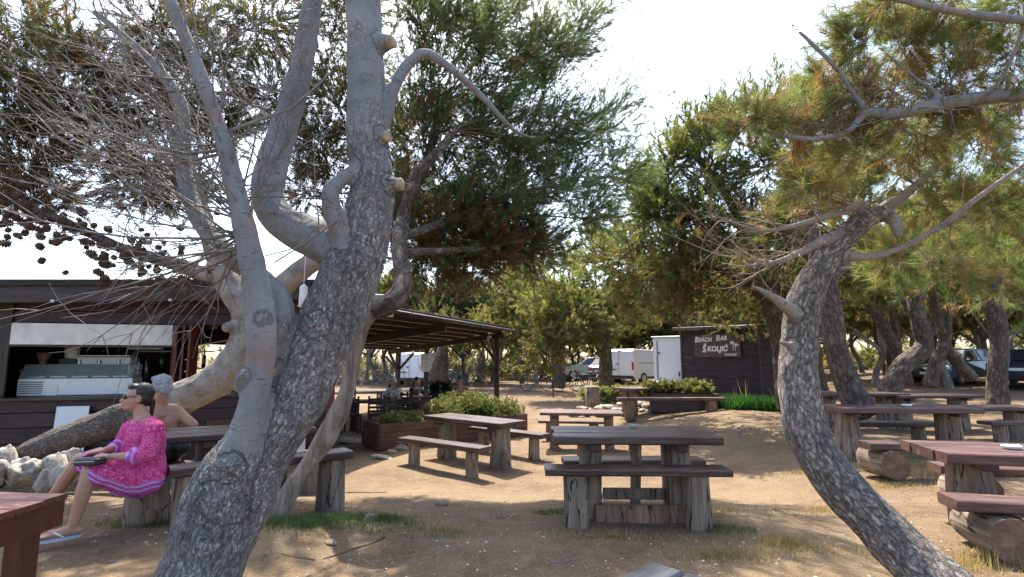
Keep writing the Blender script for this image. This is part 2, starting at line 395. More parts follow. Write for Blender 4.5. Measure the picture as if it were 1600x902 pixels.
# ================================================================== materials
M = {}
def rockmat(name, hi, lo):
    m, nt, bs = newmat(name); oc = coords(nt, 'Generated')
    a = N(nt, 'TexNoise', Scale=3.0, Detail=9.0, Roughness=.7, Distortion=.6); nt.links.new(oc, a.inputs['Vector'])
    b = N(nt, 'TexNoise', Scale=18.0, Detail=8.0, Roughness=.75); nt.links.new(oc, b.inputs['Vector'])
    v = N(nt, 'TexVoronoi', Scale=5.0, feature='DISTANCE_TO_EDGE'); nt.links.new(mix(nt, .3, oc, a.outputs['Color']), v.inputs['Vector'])
    c = ramp(nt, a.outputs[0], [(.3, lo), (.48, hi), (.7, tuple(x * 1.12 for x in hi))]); c = mix(nt, .8, c, ramp(nt, b.outputs[0], [(.3, (.6,) * 3), (.65, (1.1,) * 3)]), 'MULTIPLY')
    ck = ramp(nt, v.outputs[0], [(0, (1,) * 3), (.03, (0,) * 3)]); c = mix(nt, ck, c, tuple(x * .5 for x in lo))
    nt.links.new(c, bs.inputs['Base Color']); bs.inputs['Roughness'].default_value = .95; bs.inputs['Specular IOR Level'].default_value = .1
    bump(nt, bs, mix(nt, .6, a.outputs[0], b.outputs[0]), 1.0, .05); return m
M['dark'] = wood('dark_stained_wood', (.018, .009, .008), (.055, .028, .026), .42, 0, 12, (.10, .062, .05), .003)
M['darktop'] = wood('worn_dark_table_wood', (.026, .013, .012), (.08, .042, .037), .34, 0, 12, (.15, .105, .09), .004)
M['red'] = wood('red_brown_stained_wood', (.075, .022, .012), (.16, .05, .026), .4, 0, 12, None, .003)
M['redz'] = wood('red_brown_stained_post', (.075, .018, .010), (.15, .036, .02), .4, 2, 12, None, .003)
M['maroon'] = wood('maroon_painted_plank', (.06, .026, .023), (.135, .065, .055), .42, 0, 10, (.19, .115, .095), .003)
M['log'] = wood('weathered_log', (.11, .08, .06), (.38, .29, .22), .8, 2, 10, (.15, .125, .11), .008, .2, 1)
M['logred'] = wood('reddish_log', (.13, .075, .05), (.40, .25, .165), .8, 2, 10, (.15, .09, .065), .008, .2, 1)
M['logend'] = plain('sawn_log_end', (.19, .12, .085), .8, 0, .25, 14, .2, .004)
M['darkz'] = wood('dark_stained_post', (.014, .008, .007), (.045, .026, .022), .5, 2, 12, None, .003)
M['wallplank'] = wood('purple_brown_cladding', (.018, .006, .008), (.060, .020, .024), .5, 0, 9, None, .003)
M['hut'] = wood('dark_purple_board', (.020, .009, .011), (.046, .022, .026), .75, 0, 8, None, .003)
M['signwood'] = wood('sign_board_wood', (.05, .024, .020), (.11, .055, .046), .6, 0, 9, None, .002)
M['black'] = plain('black_plastic', (.012, .012, .013), .45, 0, .2)
M['felt'] = plain('roofing_felt', (.035, .034, .038), .85, 0, .2, 20)
M['rust'] = wood('rust_brown_boards', (.06, .022, .012), (.17, .062, .03), .6, 0, 9, (.09, .04, .025), .004)
M['white'] = plain('white_paint', (.72, .73, .74), .4, 0, .04)
M['offwhite'] = plain('dusty_cream_board', (.72, .70, .65), .6, 0, .10, 5)
M['paper'] = plain('white_paper', (.75, .75, .73), .7, 0, .03)
M['glass'] = plain('dark_car_glass', (.02, .025, .03), .06, 0, .1, 3, .8)
M['rubber'] = plain('tyre_rubber', (.02, .02, .02), .8)
M['steel'] = plain('brushed_steel', (.45, .46, .47), .3, .9, .06)
M['rock'] = rockmat('pale_limestone', (.60, .55, .47), (.26, .21, .16))
M['rockwarm'] = rockmat('ochre_limestone', (.48, .38, .28), (.24, .16, .10))
M['barkA'] = bark('grey_pine_bark', (.25, .25, .253), (.34, .325, .315), (.085, .075, .068), 50, .55, .014, (.29, .20, .16))
M['barkR'] = bark('plated_pine_bark', (.30, .26, .23), (.36, .315, .28), (.08, .06, .045), 36, .4, .022)
M['barkL'] = bark('speckled_pine_bark', (.36, .31, .265), (.20, .175, .155), (.05, .04, .03), 40, .5, .016)
M['barkF'] = bark('forest_pine_bark', (.22, .18, .15), (.17, .135, .11), (.04, .03, .022), 14, .4, .03)
M['deadwood'] = wood('bare_dead_wood', (.11, .08, .06), (.46, .37, .29), .75, 2, 9, None, .012, .25)
M['twig'] = plain('grey_dead_twigs', (.20, .175, .155), .85, 0, .2, 6, .2)
M['twigbrown'] = plain('brown_twigs', (.11, .07, .045), .85, 0, .25, 6, .2)
M['twigpale'] = plain('pale_branch_bark', (.30, .22, .16), .85, 0, .25, 9, .2, .004)
M['cutwood'] = plain('sawn_branch_end', (.34, .25, .165), .8, 0, .25, 25, .2)
M['needleC'] = foliage('pine_needles_blue_green', (.05, .085, .05), (.17, .22, .10), .5)
M['needleR'] = foliage('pine_needles_yellow_green', (.06, .095, .035), (.24, .275, .105), .5, (.30, .175, .08))
M['needleL'] = foliage('pine_needles_olive', (.04, .055, .026), (.14, .15, .06), .48, (.17, .095, .045))
M['needleF'] = foliage('forest_needles', (.05, .075, .022), (.21, .23, .07), .5, (.25, .17, .085))
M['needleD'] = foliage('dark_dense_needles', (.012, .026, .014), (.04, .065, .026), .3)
M['grassdry'] = foliage('dry_straw_grass', (.22, .16, .07), (.42, .33, .17), .4, (.17, .11, .05))
M['grassgreen'] = foliage('green_ground_grass', (.03, .06, .02), (.10, .15, .05), .4)
M['ivy'] = foliage('lush_green_leaves', (.012, .045, .012), (.045, .12, .03), .4)
M['sage'] = foliage('sage_shrub_leaves', (.07, .09, .035), (.24, .26, .10), .4)

def ground_mat():
    m, nt, bs = newmat('dry_soil'); oc = coords(nt)
    n1 = N(nt, 'TexNoise', Scale=.55, Detail=6.0, Roughness=.6); nt.links.new(oc, n1.inputs['Vector'])
    n2 = N(nt, 'TexNoise', Scale=3.2, Detail=8.0, Roughness=.7); nt.links.new(oc, n2.inputs['Vector'])
    n3 = N(nt, 'TexNoise', Scale=38.0, Detail=8.0, Roughness=.75); nt.links.new(oc, n3.inputs['Vector'])
    vo = N(nt, 'TexVoronoi', Scale=46.0); nt.links.new(oc, vo.inputs['Vector'])
    c = ramp(nt, n2.outputs[0], [(.28, (.15, .102, .068)), (.5, (.245, .175, .118)), (.74, (.35, .27, .185))])
    c = mix(nt, ramp(nt, n1.outputs[0], [(.42, (0,) * 3), (.62, (.75,) * 3)]), c, (.33, .255, .16))
    c = mix(nt, .75, c, ramp(nt, n3.outputs[0], [(.3, (.45,) * 3), (.7, (1.35,) * 3)]), 'MULTIPLY')
    peb = ramp(nt, vo.outputs['Distance'], [(.10, (1,) * 3), (.20, (0,) * 3)])
    sel = ramp(nt, N_sep(nt, vo.outputs['Color']), [(.62, (0,) * 3), (.66, (1,) * 3)])
    pk = mix(nt, 1.0, peb, sel, 'MULTIPLY')
    c = mix(nt, pk, c, (.44, .40, .35)); c = mix(nt, 1.0, c, (.67, .64, .60), 'MULTIPLY')
    nt.links.new(c, bs.inputs['Base Color']); bs.inputs['Roughness'].default_value = .95; bs.inputs['Specular IOR Level'].default_value = .12
    h = mix(nt, .5, n3.outputs[0], n2.outputs[0]); h = mix(nt, .3, h, pk)
    bump(nt, bs, h, .9, .025); return m
def N_sep(nt, col):
    s = nt.nodes.new('ShaderNodeSeparateColor'); nt.links.new(col, s.inputs[0]); return s.outputs[0]
# ================================================================== ground
def spaced(a, b, n, k): # denser near 0
    t = np.linspace(-1, 1, n); s = np.sign(t) * np.abs(t) ** k; return np.where(s < 0, -s * a, s * b)
gx = spaced(-300, 300, 241, 3.2); gy = np.concatenate([np.linspace(-8, 1, 25)[:-1], 1 + 420 * np.linspace(0, 1, 240) ** 3.2])
GX, GY = np.meshgrid(gx, gy); GZ = terrain_n(GX, GY)
nx, ny = len(gx), len(gy); ii = np.arange((ny - 1) * nx).reshape(ny - 1, nx)[:, :-1].ravel()
me = bpy.data.meshes.new('ground'); me.from_pydata(np.stack([GX.ravel(), GY.ravel(), GZ.ravel()], 1).tolist(), [], np.stack([ii, ii + 1, ii + nx + 1, ii + nx], 1).tolist()); smooth(me)
tag(link('ground', me, None, ground_mat()), kind='structure')

def ground_pts(n, cx, cy, rx, ry, r, rot=0.0, gauss=False):
    a = r.random(n) * 6.2832; k = np.sqrt(r.random(n)) if not gauss else np.abs(r.normal(0, .5, n)); x = k * np.cos(a) * rx; y = k * np.sin(a) * ry
    X = cx + x * math.cos(rot) - y * math.sin(rot); Y = cy + x * math.sin(rot) + y * math.cos(rot)
    return np.stack([X, Y, terrain_n(X, Y)], 1)
def blades(name, pts, h, w, mat, label, lean=.5, tint=(.0, .8), seed=1, cat='grass', droop=.0):
    r = np.random.default_rng(seed); n = len(pts); a = r.random(n) * 6.2832
    hh = h * (.4 + .9 * r.random(n)); le = lean * r.random(n) * hh; d = np.stack([np.cos(a), np.sin(a), 0 * a], 1); s = np.stack([-np.sin(a), np.cos(a), 0 * a], 1)
    b = pts - np.array([0, 0, .008]); tip = b + d * le[:, None]; tip[:, 2] += hh; ww = (w * (.6 + .8 * r.random(n)))[:, None]
    v = np.stack([b - s * ww / 2, b + s * ww / 2, tip], 1).reshape(-1, 3)
    o = tri_mesh(name, v, mat, None, np.repeat(tint[0] + (tint[1] - tint[0]) * r.random(n), 3)); tag(o, label, cat, kind='stuff'); return o
r0 = np.random.default_rng(11)
g = G(525, 812); pts = np.concatenate([ground_pts(4200, g.x, g.y, .7, .34, r0, .2, True), ground_pts(2600, g.x - .4, g.y - .12, .4, .22, r0, 0, True), ground_pts(2400, g.x + .35, g.y + .08, .4, .2, r0, 0, True), ground_pts(1200, g.x - .1, g.y - .3, .5, .2, r0, 0, True)])
blades('green_grass_patch', pts, .05, .005, M['grassgreen'], 'patch of short green grass on the soil beside the big leaning pine trunk', 1.2, (.1, .75), 1)
L = []
for x, y, n, rx, ry in ((1290, 800, 900, .8, .6), (1400, 760, 1100, .9, .5), (1230, 850, 1000, .5, .35), (1540, 880, 1400, .8, .4), (1460, 730, 1200, 1.0, .6), (1250, 740, 500, .7, .5), (1100, 800, 500, .9, .25), (960, 840, 500, .8, .2), (1130, 870, 900, .55, .2), (1320, 690, 900, 1.5, 1.2), (1180, 680, 600, 2, 1.2), (700, 830, 240, .8, .3)):
    q = G(x, y); L.append(ground_pts(int(n * 1.8), q.x, q.y, rx, ry, r0, 0, True))
blades('dry_grass', np.concatenate(L), .055, .0045, M['grassdry'], 'thin dry straw grass over the sunlit soil on the right', 1.3, (0, 1), 2)
L = []
for x, y, n in ((1385, 880, 60), (1440, 905, 90), (1520, 890, 80), (1560, 885, 60), (1400, 720, 50), (1450, 745, 40), (1340, 730, 40), (1360, 745, 30)):
    q = G(x, y); L.append(ground_pts(n, q.x, q.y, .22, .12, r0))
for x in range(0, 130, 16):
    q = G(x, 752); L.append(ground_pts(16, q.x, q.y, .12, .08, r0))
blades('tall_dry_grass', np.concatenate(L), .15, .006, M['grassdry'], 'upright straw stalks by the right pine foot and the left rocks', .35, (.2, .8), 3)
q = G(400, 800)
blades('green_weeds', np.concatenate([ground_pts(500, G(640, 830).x, G(640, 830).y, .5, .2, r0), ground_pts(500, G(1140, 830).x, G(1140, 830).y, .22, .12, r0), ground_pts(700, G(880, 800).x, G(880, 800).y, .3, .14, r0), ground_pts(700, G(215, 820).x, G(215, 820).y, .35, .15, r0)]), .045, .006, M['grassgreen'], 'sparse low weeds at the feet of the bench logs', 1.0, (.2, .95), 4)
# litter and pebbles
n = 30000; a = r0.random(n); Yp = 1.6 + 8 * a ** 1.6; Xp = (r0.random(n) * 2 - 1) * (.9 * Yp + .6); Zp = terrain_n(Xp, Yp)
ang = r0.random(n) * 6.28; ll = .03 + .06 * r0.random(n); d = np.stack([np.cos(ang), np.sin(ang), r0.normal(0, .12, n)], 1); s = np.stack([-np.sin(ang), np.cos(ang), 0 * ang], 1)
b = np.stack([Xp, Yp, Zp + .006], 1); v = np.stack([b - s * .0016, b + s * .0016, b + d * ll[:, None]], 1).reshape(-1, 3)
tag(tri_mesh('needle_litter', v, M['grassdry'], None, np.repeat(.3 + .7 * r0.random(n), 3)), 'dry pine needle litter strewn over the soil', 'litter', kind='stuff')
n = 5200; a = r0.random(n); Yp = 1.6 + 9 * a ** 1.5; Xp = (r0.random(n) * 2 - 1) * (.9 * Yp + .6); Zp = terrain_n(Xp, Yp); sz = .004 + .011 * r0.random(n) ** 3
oc_v = np.array([(1, 0, 0), (0, 1, 0), (-1, 0, 0), (0, -1, 0), (0, 0, .7), (0, 0, -.5)]); oc_f = [(0, 1, 4), (1, 2, 4), (2, 3, 4), (3, 0, 4), (1, 0, 5), (2, 1, 5), (3, 2, 5), (0, 3, 5)]
vv = (oc_v[None] * (.6 + .8 * r0.random((n, 6, 3)))) * sz[:, None, None] + np.stack([Xp, Yp, Zp + sz * .25], 1)[:, None]
tri = vv[:, np.array(oc_f).ravel()].reshape(-1, 3)
tag(tri_mesh('pebbles', tri, M['rock'], None), 'small pale pebbles scattered over the bare soil', 'pebbles', kind='stuff')
# ================================================================== trees
def limbs_px(*ls): return [px_limb(l) for l in ls]
def finish_tree(root, label, group=None): tag(root, label, 'tree', group); return root
rr = random.Random(21)
# ---- A: the big leaning pine in front
Aroot = empty('leaning_pine_tree', G(330, 901))
Amain = px_limb([(250, 1060, 2.85, 165), (288, 960, 2.9, 146), (330, 850, 2.95, 130), (372, 755, 3.02, 132), (415, 685, 3.06, 112), (463, 615, 3.1, 100), (513, 511, 3.15, 100), (540, 450, 3.18, 95), (562, 380, 3.2, 92), (580, 300, 3.2, 74), (574, 200, 3.2, 68), (571, 100, 3.2, 65), (567, 0, 3.2, 63), (555, -130, 3.2, 58), (530, -300, 3.2, 48)])
A1 = px_limb([(355, 790, 2.93, 90), (382, 690, 2.9, 62), (400, 615, 2.87, 48), (409, 540, 2.85, 48), (405, 470, 2.83, 46), (392, 400, 2.8, 44), (371, 310, 2.78, 38), (350, 225, 2.75, 32), (312, 115, 2.7, 27), (265, 0, 2.65, 24), (225, -100, 2.6, 18)])
A3 = px_limb([(420, 560, 2.98, 56), (438, 480, 3.02, 46), (405, 433, 3.05, 38), (352, 395, 3.1, 36), (305, 330, 3.15, 34), (285, 250, 3.2, 31), (281, 160, 3.2, 27), (232, 92, 3.2, 20), (150, 20, 3.2, 13)])
A2 = px_limb([(560, 400, 3.2, 84), (500, 378, 3.25, 72), (440, 345, 3.3, 62), (418, 300, 3.35, 56), (432, 235, 3.4, 52), (455, 165, 3.4, 46), (476, 80, 3.4, 40), (492, -40, 3.4, 34), (500, -200, 3.4, 25)])
A4 = px_limb([(545, 385, 3.12, 42), (522, 335, 3.07, 32), (517, 300, 3.05, 29), (535, 280, 3.07, 25), (556, 262, 3.12, 20)])
A5 = px_limb([(590, 215, 3.22, 24), (606, 180, 3.22, 20), (613, 145, 3.22, 19), (632, 108, 3.24, 20), (662, 84, 3.26, 19), (700, 104, 3.3, 14), (750, 148, 3.4, 11), (805, 205, 3.5, 7), (840, 215, 3.6, 4)])
kn = [px_limb([(386, 600, 2.9, 46), (384, 590, 2.83, 34), (384, 588, 2.81, 24)]), px_limb([(358, 735, 2.95, 80), (362, 728, 2.83, 44), (362, 727, 2.80, 30)]), px_limb([(505, 512, 3.1, 60), (494, 508, 3.0, 30), (493, 508, 2.98, 20)]), px_limb([(408, 500, 2.84, 34), (411, 497, 2.79, 22)])]
stub = [px_limb([(585, 290, 3.2, 40), (616, 289, 3.16, 27)], 3), px_limb([(580, 216, 3.2, 36), (599, 214, 3.14, 24)], 3), px_limb([(585, 70, 3.2, 40), (606, 66, 3.15, 28)], 3)]
def roughA(co, r, li):
    z = co[:, 2]; main = np.clip(1.15 - (z - 1.75) / 1.6, .30, 1.1); a1 = np.clip(1.0 - (z - .72) / .35, 0, 1)
    return np.where((li == 6) | (li == 9), .42, np.where(li == 1, a1, np.where((li >= 2) & (li < 6), .26, main)))
me = trunk_mesh([Amain, A1, A3, A2, A4, A5] + kn + stub, .0135, .16, roughA, 3, 4)
def keep(o, parent):
    if o is None: return
    o.parent = parent; o.matrix_parent_inverse = Matrix.Translation(-Vector(parent.location)); return o
keep(link('trunk', me, None, M['barkA']), Aroot)
for (x, y, D, w), nrm in (((628, 288, 3.15, 22), (1, -.25, .1)), ((606, 213, 3.12, 20), (1, -.5, -.1)), ((614, 65, 3.13, 23), (1, -.4, .15))):
    c = P(x, y, D); q = Vector(nrm).normalized(); rad = w / 2 * D / FPX
    keep(MB().tube([c - q * .035, c, c + q * .006], [rad * .9, rad, rad * .8], 10).build('sawn_branch_end', M['cutwood'], None, True), Aroot)
F = Fol()
def twigfan(F, src, aim, n, r, L=(.5, 1.2), spread=.5, r0=.007, sub=5, curl=.55):
    for _ in range(n):
        i = r.randrange(len(src)); s = src[i][0] if isinstance(src[i], tuple) else src[i]
        d = (Vector(aim) + rv(r, spread)).normalized(); l = r.uniform(*L); pts = [s]; p = s.copy(); dd = d.copy(); m = 8; cv = rv(r, curl)
        for k in range(m):
            dd = (dd + cv / m + rv(r, .10) + Vector((0, 0, .05))).normalized(); p = p + dd * l / m; pts.append(p.copy())
        F.twig(pts, r0 * (.6 + .6 * r.random()), r0 * .22)
        for q in range(sub):
            k = r.randrange(2, m); s2 = pts[k]; d2 = ((pts[k] - pts[k - 1]).normalized() + rv(r, .5)).normalized(); l2 = l * r.uniform(.2, .5); q2 = []; p2 = s2.copy(); c2 = rv(r, .4)
            for j in range(5): q2.append(p2.copy()); d2 = (d2 + c2 / 5 + rv(r, .1)).normalized(); p2 = p2 + d2 * l2 / 4
            F.twig(q2, r0 * .34, r0 * .14)
twigfan(F, A1[26:30], (-1, -.1, .12), 26, rr, (.6, 1.4), .42, .0085, 9)
twigfan(F, A1[27:31], (.5, .1, .6), 12, rr, (.4, .9), .6, .007, 5)
twigfan(F, A1[30:44], (-.8, 0, .3), 26, rr, (.4, 1.0), .5, .007, 8)
twigfan(F, A1[30:44], (.5, .2, .5), 16, rr, (.3, .8), .6, .006, 5)
twigfan(F, A3[18:38], (-1, -.1, .25), 40, rr, (.5, 1.3), .45, .0075, 9)
twigfan(F, A3[14:34], (-.6, -.2, -.2), 12, rr, (.3, .9), .5, .006, 5)
twigfan(F, A2[16:36], (-.5, -.2, .4), 26, rr, (.4, .9), .7, .006, 5)
twigfan(F, A2[14:30], (.6, -.3, .2), 12, rr, (.3, .6), .6, .005, 4)
twigfan(F, Amain[34:50], (.3, -.5, .5), 9, rr, (.2, .5), .6, .005, 3)
F.twig([P(360, 205, 2.75), P(400, 190, 2.72), P(455, 170, 2.72), P(490, 140, 2.75), P(520, 110, 2.8)], .013, .006)
F.twig([P(345, 235, 2.75), P(290, 240, 2.7), P(220, 225, 2.62), P(120, 180, 2.55), P(60, 110, 2.5)], .011, .004)
F.twig([P(345, 240, 2.75), P(280, 255, 2.7), P(200, 260, 2.62), P(90, 215, 2.5), P(0, 120, 2.4)], .011, .004)
F.twig([P(545, 330, 3.1), P(520, 350, 3.0), P(470, 385, 2.95), P(415, 400, 2.9)], .007, .004)
F.twig([P(430, 410, 3.0), P(462, 390, 2.95), P(498, 350, 2.95), P(490, 250, 2.95), P(520, 150, 2.95)], .006, .003)
keep(F.wood('bare_twigs', M['twig'], None), Aroot); 
F = Fol(); rr2 = random.Random(8)          # A's own crown, mostly above the frame; unseen lobes placed to shade the foreground
for c, rad in (((-1.6, 3.4, 5.6), 1.0), ((-.6, 3.6, 6.3), 1.0), ((-2.6, 4.2, 6.0), 1.1), ((-.9, 4.8, 6.9), 1.1), ((.5, 4.5, 6.6), 1.0), ((-3.4, 3.4, 5.2), .9), ((-1.8, 5.6, 6.9), 1.1), ((.2, 3.2, 5.9), .8), ((-2.4, 6.6, 7.4), 1.1), ((-1.2, 6.9, 7.7), 1.2), ((.0, 6.6, 7.5), 1.1), ((.9, 6.0, 7.0), 1.0), ((-3.6, 6.0, 7.2), 1.1), ((1.6, 7.2, 8.0), 1.1)):
    lobe(F, c, rad, Vector(P(530, -300, 3.2)), rr2, 9, 6, 5, .5, .03, .3, .1, .45, .4, .7)
keep(F.needles('crown', M['needleL'], None, 9, .13, .009, .5, 2), Aroot); keep(F.wood('branches', M['twigbrown'], None), Aroot)
finish_tree(Aroot, 'big grey-barked pine leaning across the left foreground with forked limbs and dead twigs')

# ---- B: barkless grey trunk behind it and the crown over the middle
Broot = empty('bare_trunk_pine_tree', G(425, 800))
Bm = px_limb([(400, 850, 4.85, 52), (438, 792, 4.88, 38), (474, 736, 4.9, 24), (511, 680, 4.9, 33), (539, 622, 4.9, 26), (553, 567, 4.9, 22), (565, 515, 4.9, 22), (579, 490, 4.9, 29), (610, 474, 4.9, 34), (630, 440, 5.1, 29), (624, 385, 5.6, 26), (636, 320, 6.4, 21), (668, 250, 7.0, 16), (690, 160, 7.4, 12)])
me = trunk_mesh([Bm[:36]], .012, .25, None, 2, 8); keep(link('trunk', me, None, M['deadwood']), Broot)
me = trunk_mesh([Bm[36:], px_limb([(630, 340, 6.1, 20), (650, 275, 6.0, 19), (680, 242, 6.1, 16), (712, 204, 6.3, 11)]), px_limb([(626, 372, 5.75, 16), (680, 352, 6.4, 13), (740, 335, 7.0, 10), (850, 345, 7.8, 6)]), px_limb([(626, 395, 5.5, 15), (690, 392, 6.4, 11), (770, 388, 7.0, 7)])], .012, .15, None, 2, 9); keep(link('upper_trunk', me, None, M['barkF']), Broot)
F = Fol(); rB = random.Random(33)
st = [P(690, 160, 7.4), P(668, 250, 7.0), P(712, 204, 6.3), P(740, 335, 7.0), P(770, 388, 7.0)]
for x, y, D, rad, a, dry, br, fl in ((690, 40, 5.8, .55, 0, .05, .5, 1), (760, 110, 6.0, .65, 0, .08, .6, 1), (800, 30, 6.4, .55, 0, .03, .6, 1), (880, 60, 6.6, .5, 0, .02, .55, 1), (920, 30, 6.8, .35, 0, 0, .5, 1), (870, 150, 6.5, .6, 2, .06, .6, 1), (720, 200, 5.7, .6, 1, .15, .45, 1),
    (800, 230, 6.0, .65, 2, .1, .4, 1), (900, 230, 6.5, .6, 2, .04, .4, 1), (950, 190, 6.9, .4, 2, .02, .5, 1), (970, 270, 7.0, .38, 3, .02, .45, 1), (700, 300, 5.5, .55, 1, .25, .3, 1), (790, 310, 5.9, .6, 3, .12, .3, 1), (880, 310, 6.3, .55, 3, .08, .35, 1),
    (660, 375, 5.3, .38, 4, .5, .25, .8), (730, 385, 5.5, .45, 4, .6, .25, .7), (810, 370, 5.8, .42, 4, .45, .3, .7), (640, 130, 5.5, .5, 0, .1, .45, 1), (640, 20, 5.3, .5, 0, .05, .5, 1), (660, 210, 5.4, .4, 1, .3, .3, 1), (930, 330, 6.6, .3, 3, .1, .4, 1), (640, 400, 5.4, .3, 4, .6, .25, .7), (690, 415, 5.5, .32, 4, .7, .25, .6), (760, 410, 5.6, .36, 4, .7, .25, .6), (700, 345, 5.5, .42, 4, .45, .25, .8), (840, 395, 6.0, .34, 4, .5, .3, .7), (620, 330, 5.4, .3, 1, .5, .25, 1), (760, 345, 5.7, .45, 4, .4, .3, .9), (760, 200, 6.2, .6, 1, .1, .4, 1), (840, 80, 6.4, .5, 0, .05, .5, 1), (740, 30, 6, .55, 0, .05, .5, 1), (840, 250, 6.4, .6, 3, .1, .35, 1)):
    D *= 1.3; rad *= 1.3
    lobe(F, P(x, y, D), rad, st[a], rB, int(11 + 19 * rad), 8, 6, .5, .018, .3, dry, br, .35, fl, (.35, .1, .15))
for x, y in ((1010, 110), (1030, 150), (985, 95), (960, 110), (1005, 190), (940, 20), (975, 150)):   # long bare-tipped shoots on the right
    a = P(x - 75, y + 95, 9.0); b = P(x, y, 9.1); ws = bend(a, b, rB, .06, 6); F.twig(ws, .006, .002)
    for k in range(2, 7):
        for _ in range(3): F.tuft(ws[k] + rv(rB, .02), tuple(((b - a).normalized() + rv(rB, .2)).normalized()), rB.uniform(.2, .7))
keep(F.needles('crown', M['needleC'], None, 9, .11, .0078, .42, 3), Broot); keep(F.wood('branches', M['twigbrown'], None), Broot)
finish_tree(Broot, 'pine with a bare grey winding trunk and dense blue-green crown in the middle')

# ---- L: the pine lying on its side before the kiosk
Lroot = empty('fallen_pine_tree', G(60, 740))
Lm = px_limb([(-70, 790, 7.0, 62), (0, 738, 7.0, 54), (65, 702, 7.0, 54), (130, 676, 7.0, 58), (220, 645, 6.95, 60), (300, 615, 6.9, 60), (355, 582, 6.85, 60), (384, 535, 6.8, 56), (386, 490, 6.8, 52), (366, 455, 6.8, 46), (344, 420, 6.8, 40), (334, 385, 6.8, 32), (312, 320, 6.7, 28), (290, 240, 6.6, 24), (280, 150, 6.5, 20)])
L2 = px_limb([(344, 430, 6.8, 34), (318, 428, 6.75, 28), (270, 412, 6.7, 24), (190, 388, 6.6, 22), (110, 350, 6.5, 18), (40, 322, 6.4, 14), (-60, 290, 6.3, 10)])
L3 = px_limb([(388, 510, 6.8, 46), (420, 472, 6.8, 40), (450, 440, 6.8, 38), (490, 408, 6.8, 34), (540, 370, 6.8, 30), (590, 300, 6.9, 24)])
L4 = px_limb([(384, 520, 6.8, 26), (366, 510, 6.65, 20), (354, 512, 6.6, 18)])
me = trunk_mesh([Lm, L2, L3, L4], .023, .12, lambda co, r, li: np.clip(.9 - (co[:, 0] + 4.9) * .9, 0.3, 1), 3, 12); keep(link('trunk', me, None, M['barkL']), Lroot)
F = Fol(); rL = random.Random(44)
tips = [P(280, 150, 6.5), P(190, 388, 6.6), P(40, 322, 6.4), P(590, 300, 6.9), P(312, 320, 6.7)]
for x, y, D, rad, a, dry, br in ((40, 40, 5.6, .65, 2, .3, .5), (30, 150, 5.6, .6, 2, .4, .3), (60, 230, 5.8, .5, 2, .55, .2), (150, 90, 5.8, .7, 0, .3, .4), (150, 210, 5.9, .55, 0, .4, .25), (250, 40, 6.2, .75, 0, .25, .5), (250, 170, 6.2, .6, 0, .3, .35),
    (340, 80, 6.4, .75, 0, .25, .5), (340, 200, 6.4, .55, 4, .35, .4), (420, 30, 6.6, .7, 0, .2, .5), (430, 150, 6.6, .6, 3, .3, .45), (500, 90, 6.8, .7, 3, .25, .5), (500, 220, 6.8, .5, 3, .35, .45), (60, 300, 6.0, .4, 2, .5, .2), (220, 280, 6.2, .4, 4, .4, .25),
    (540, 10, 7, .6, 3, .2, .5), (590, 200, 7, .45, 3, .35, .4), (480, 300, 6.8, .35, 3, .4, .4), (640, 290, 7, .4, 3, .4, .3), (290, 290, 6.4, .35, 4, .4, .3), (110, 150, 5.5, .5, 2, .35, .3)):
    D *= 1.22; rad *= 1.25
    lobe(F, P(x, y, D), rad, tips[a], rL, int(14 + 20 * rad), 7, 6, .46, .018, .15, dry, br, .2, .8)
keep(F.needles('crown', M['needleL'], None, 9, .12, .0098, .5, 4), Lroot)
n0 = len(F.tw); twigfan(F, L2[4:26], (-.8, -.3, .1), 60, rL, (.4, 1.2), .6, .008, 5); twigfan(F, L2[8:30], (-.4, -.3, -.35), 50, rL, (.3, 1.0), .5, .007, 5)
keep(F.wood('branches', M['twigbrown'], None), Lroot)
cone = MB().ball((0, 0, 0), (.024, .024, .036), None, 8, 6)
for k in range(5):
    for j in range(7): a = 6.283 * (j + .5 * (k % 2)) / 7; zz = -.024 + .012 * k; rr_ = .026 * math.sqrt(max(.05, 1 - (zz / .04) ** 2)); cone.ball((rr_ * math.cos(a), rr_ * math.sin(a), zz), (.008, .008, .005), None, 5, 4)
cone_me = cone.mesh('pine_cone', True); cone_me.materials.append(M['twigbrown'])
for k in range(190):
    tw_ = F.tw[rL.randrange(n0, len(F.tw))][0]; cp_ = tw_[rL.randrange(1, len(tw_))]; o = bpy.data.objects.new('pine_cone', cone_me); COL.objects.link(o)
    o.location = Vector(cp_) + rv(rL, .015); o.rotation_euler = (rL.uniform(0, 6), rL.uniform(0, 6), 0); s = rL.uniform(.9, 1.7); o.scale = (s, s, s); keep(o, Lroot)
finish_tree(Lroot, 'pine lying on its side in front of the kiosk then bending upright')

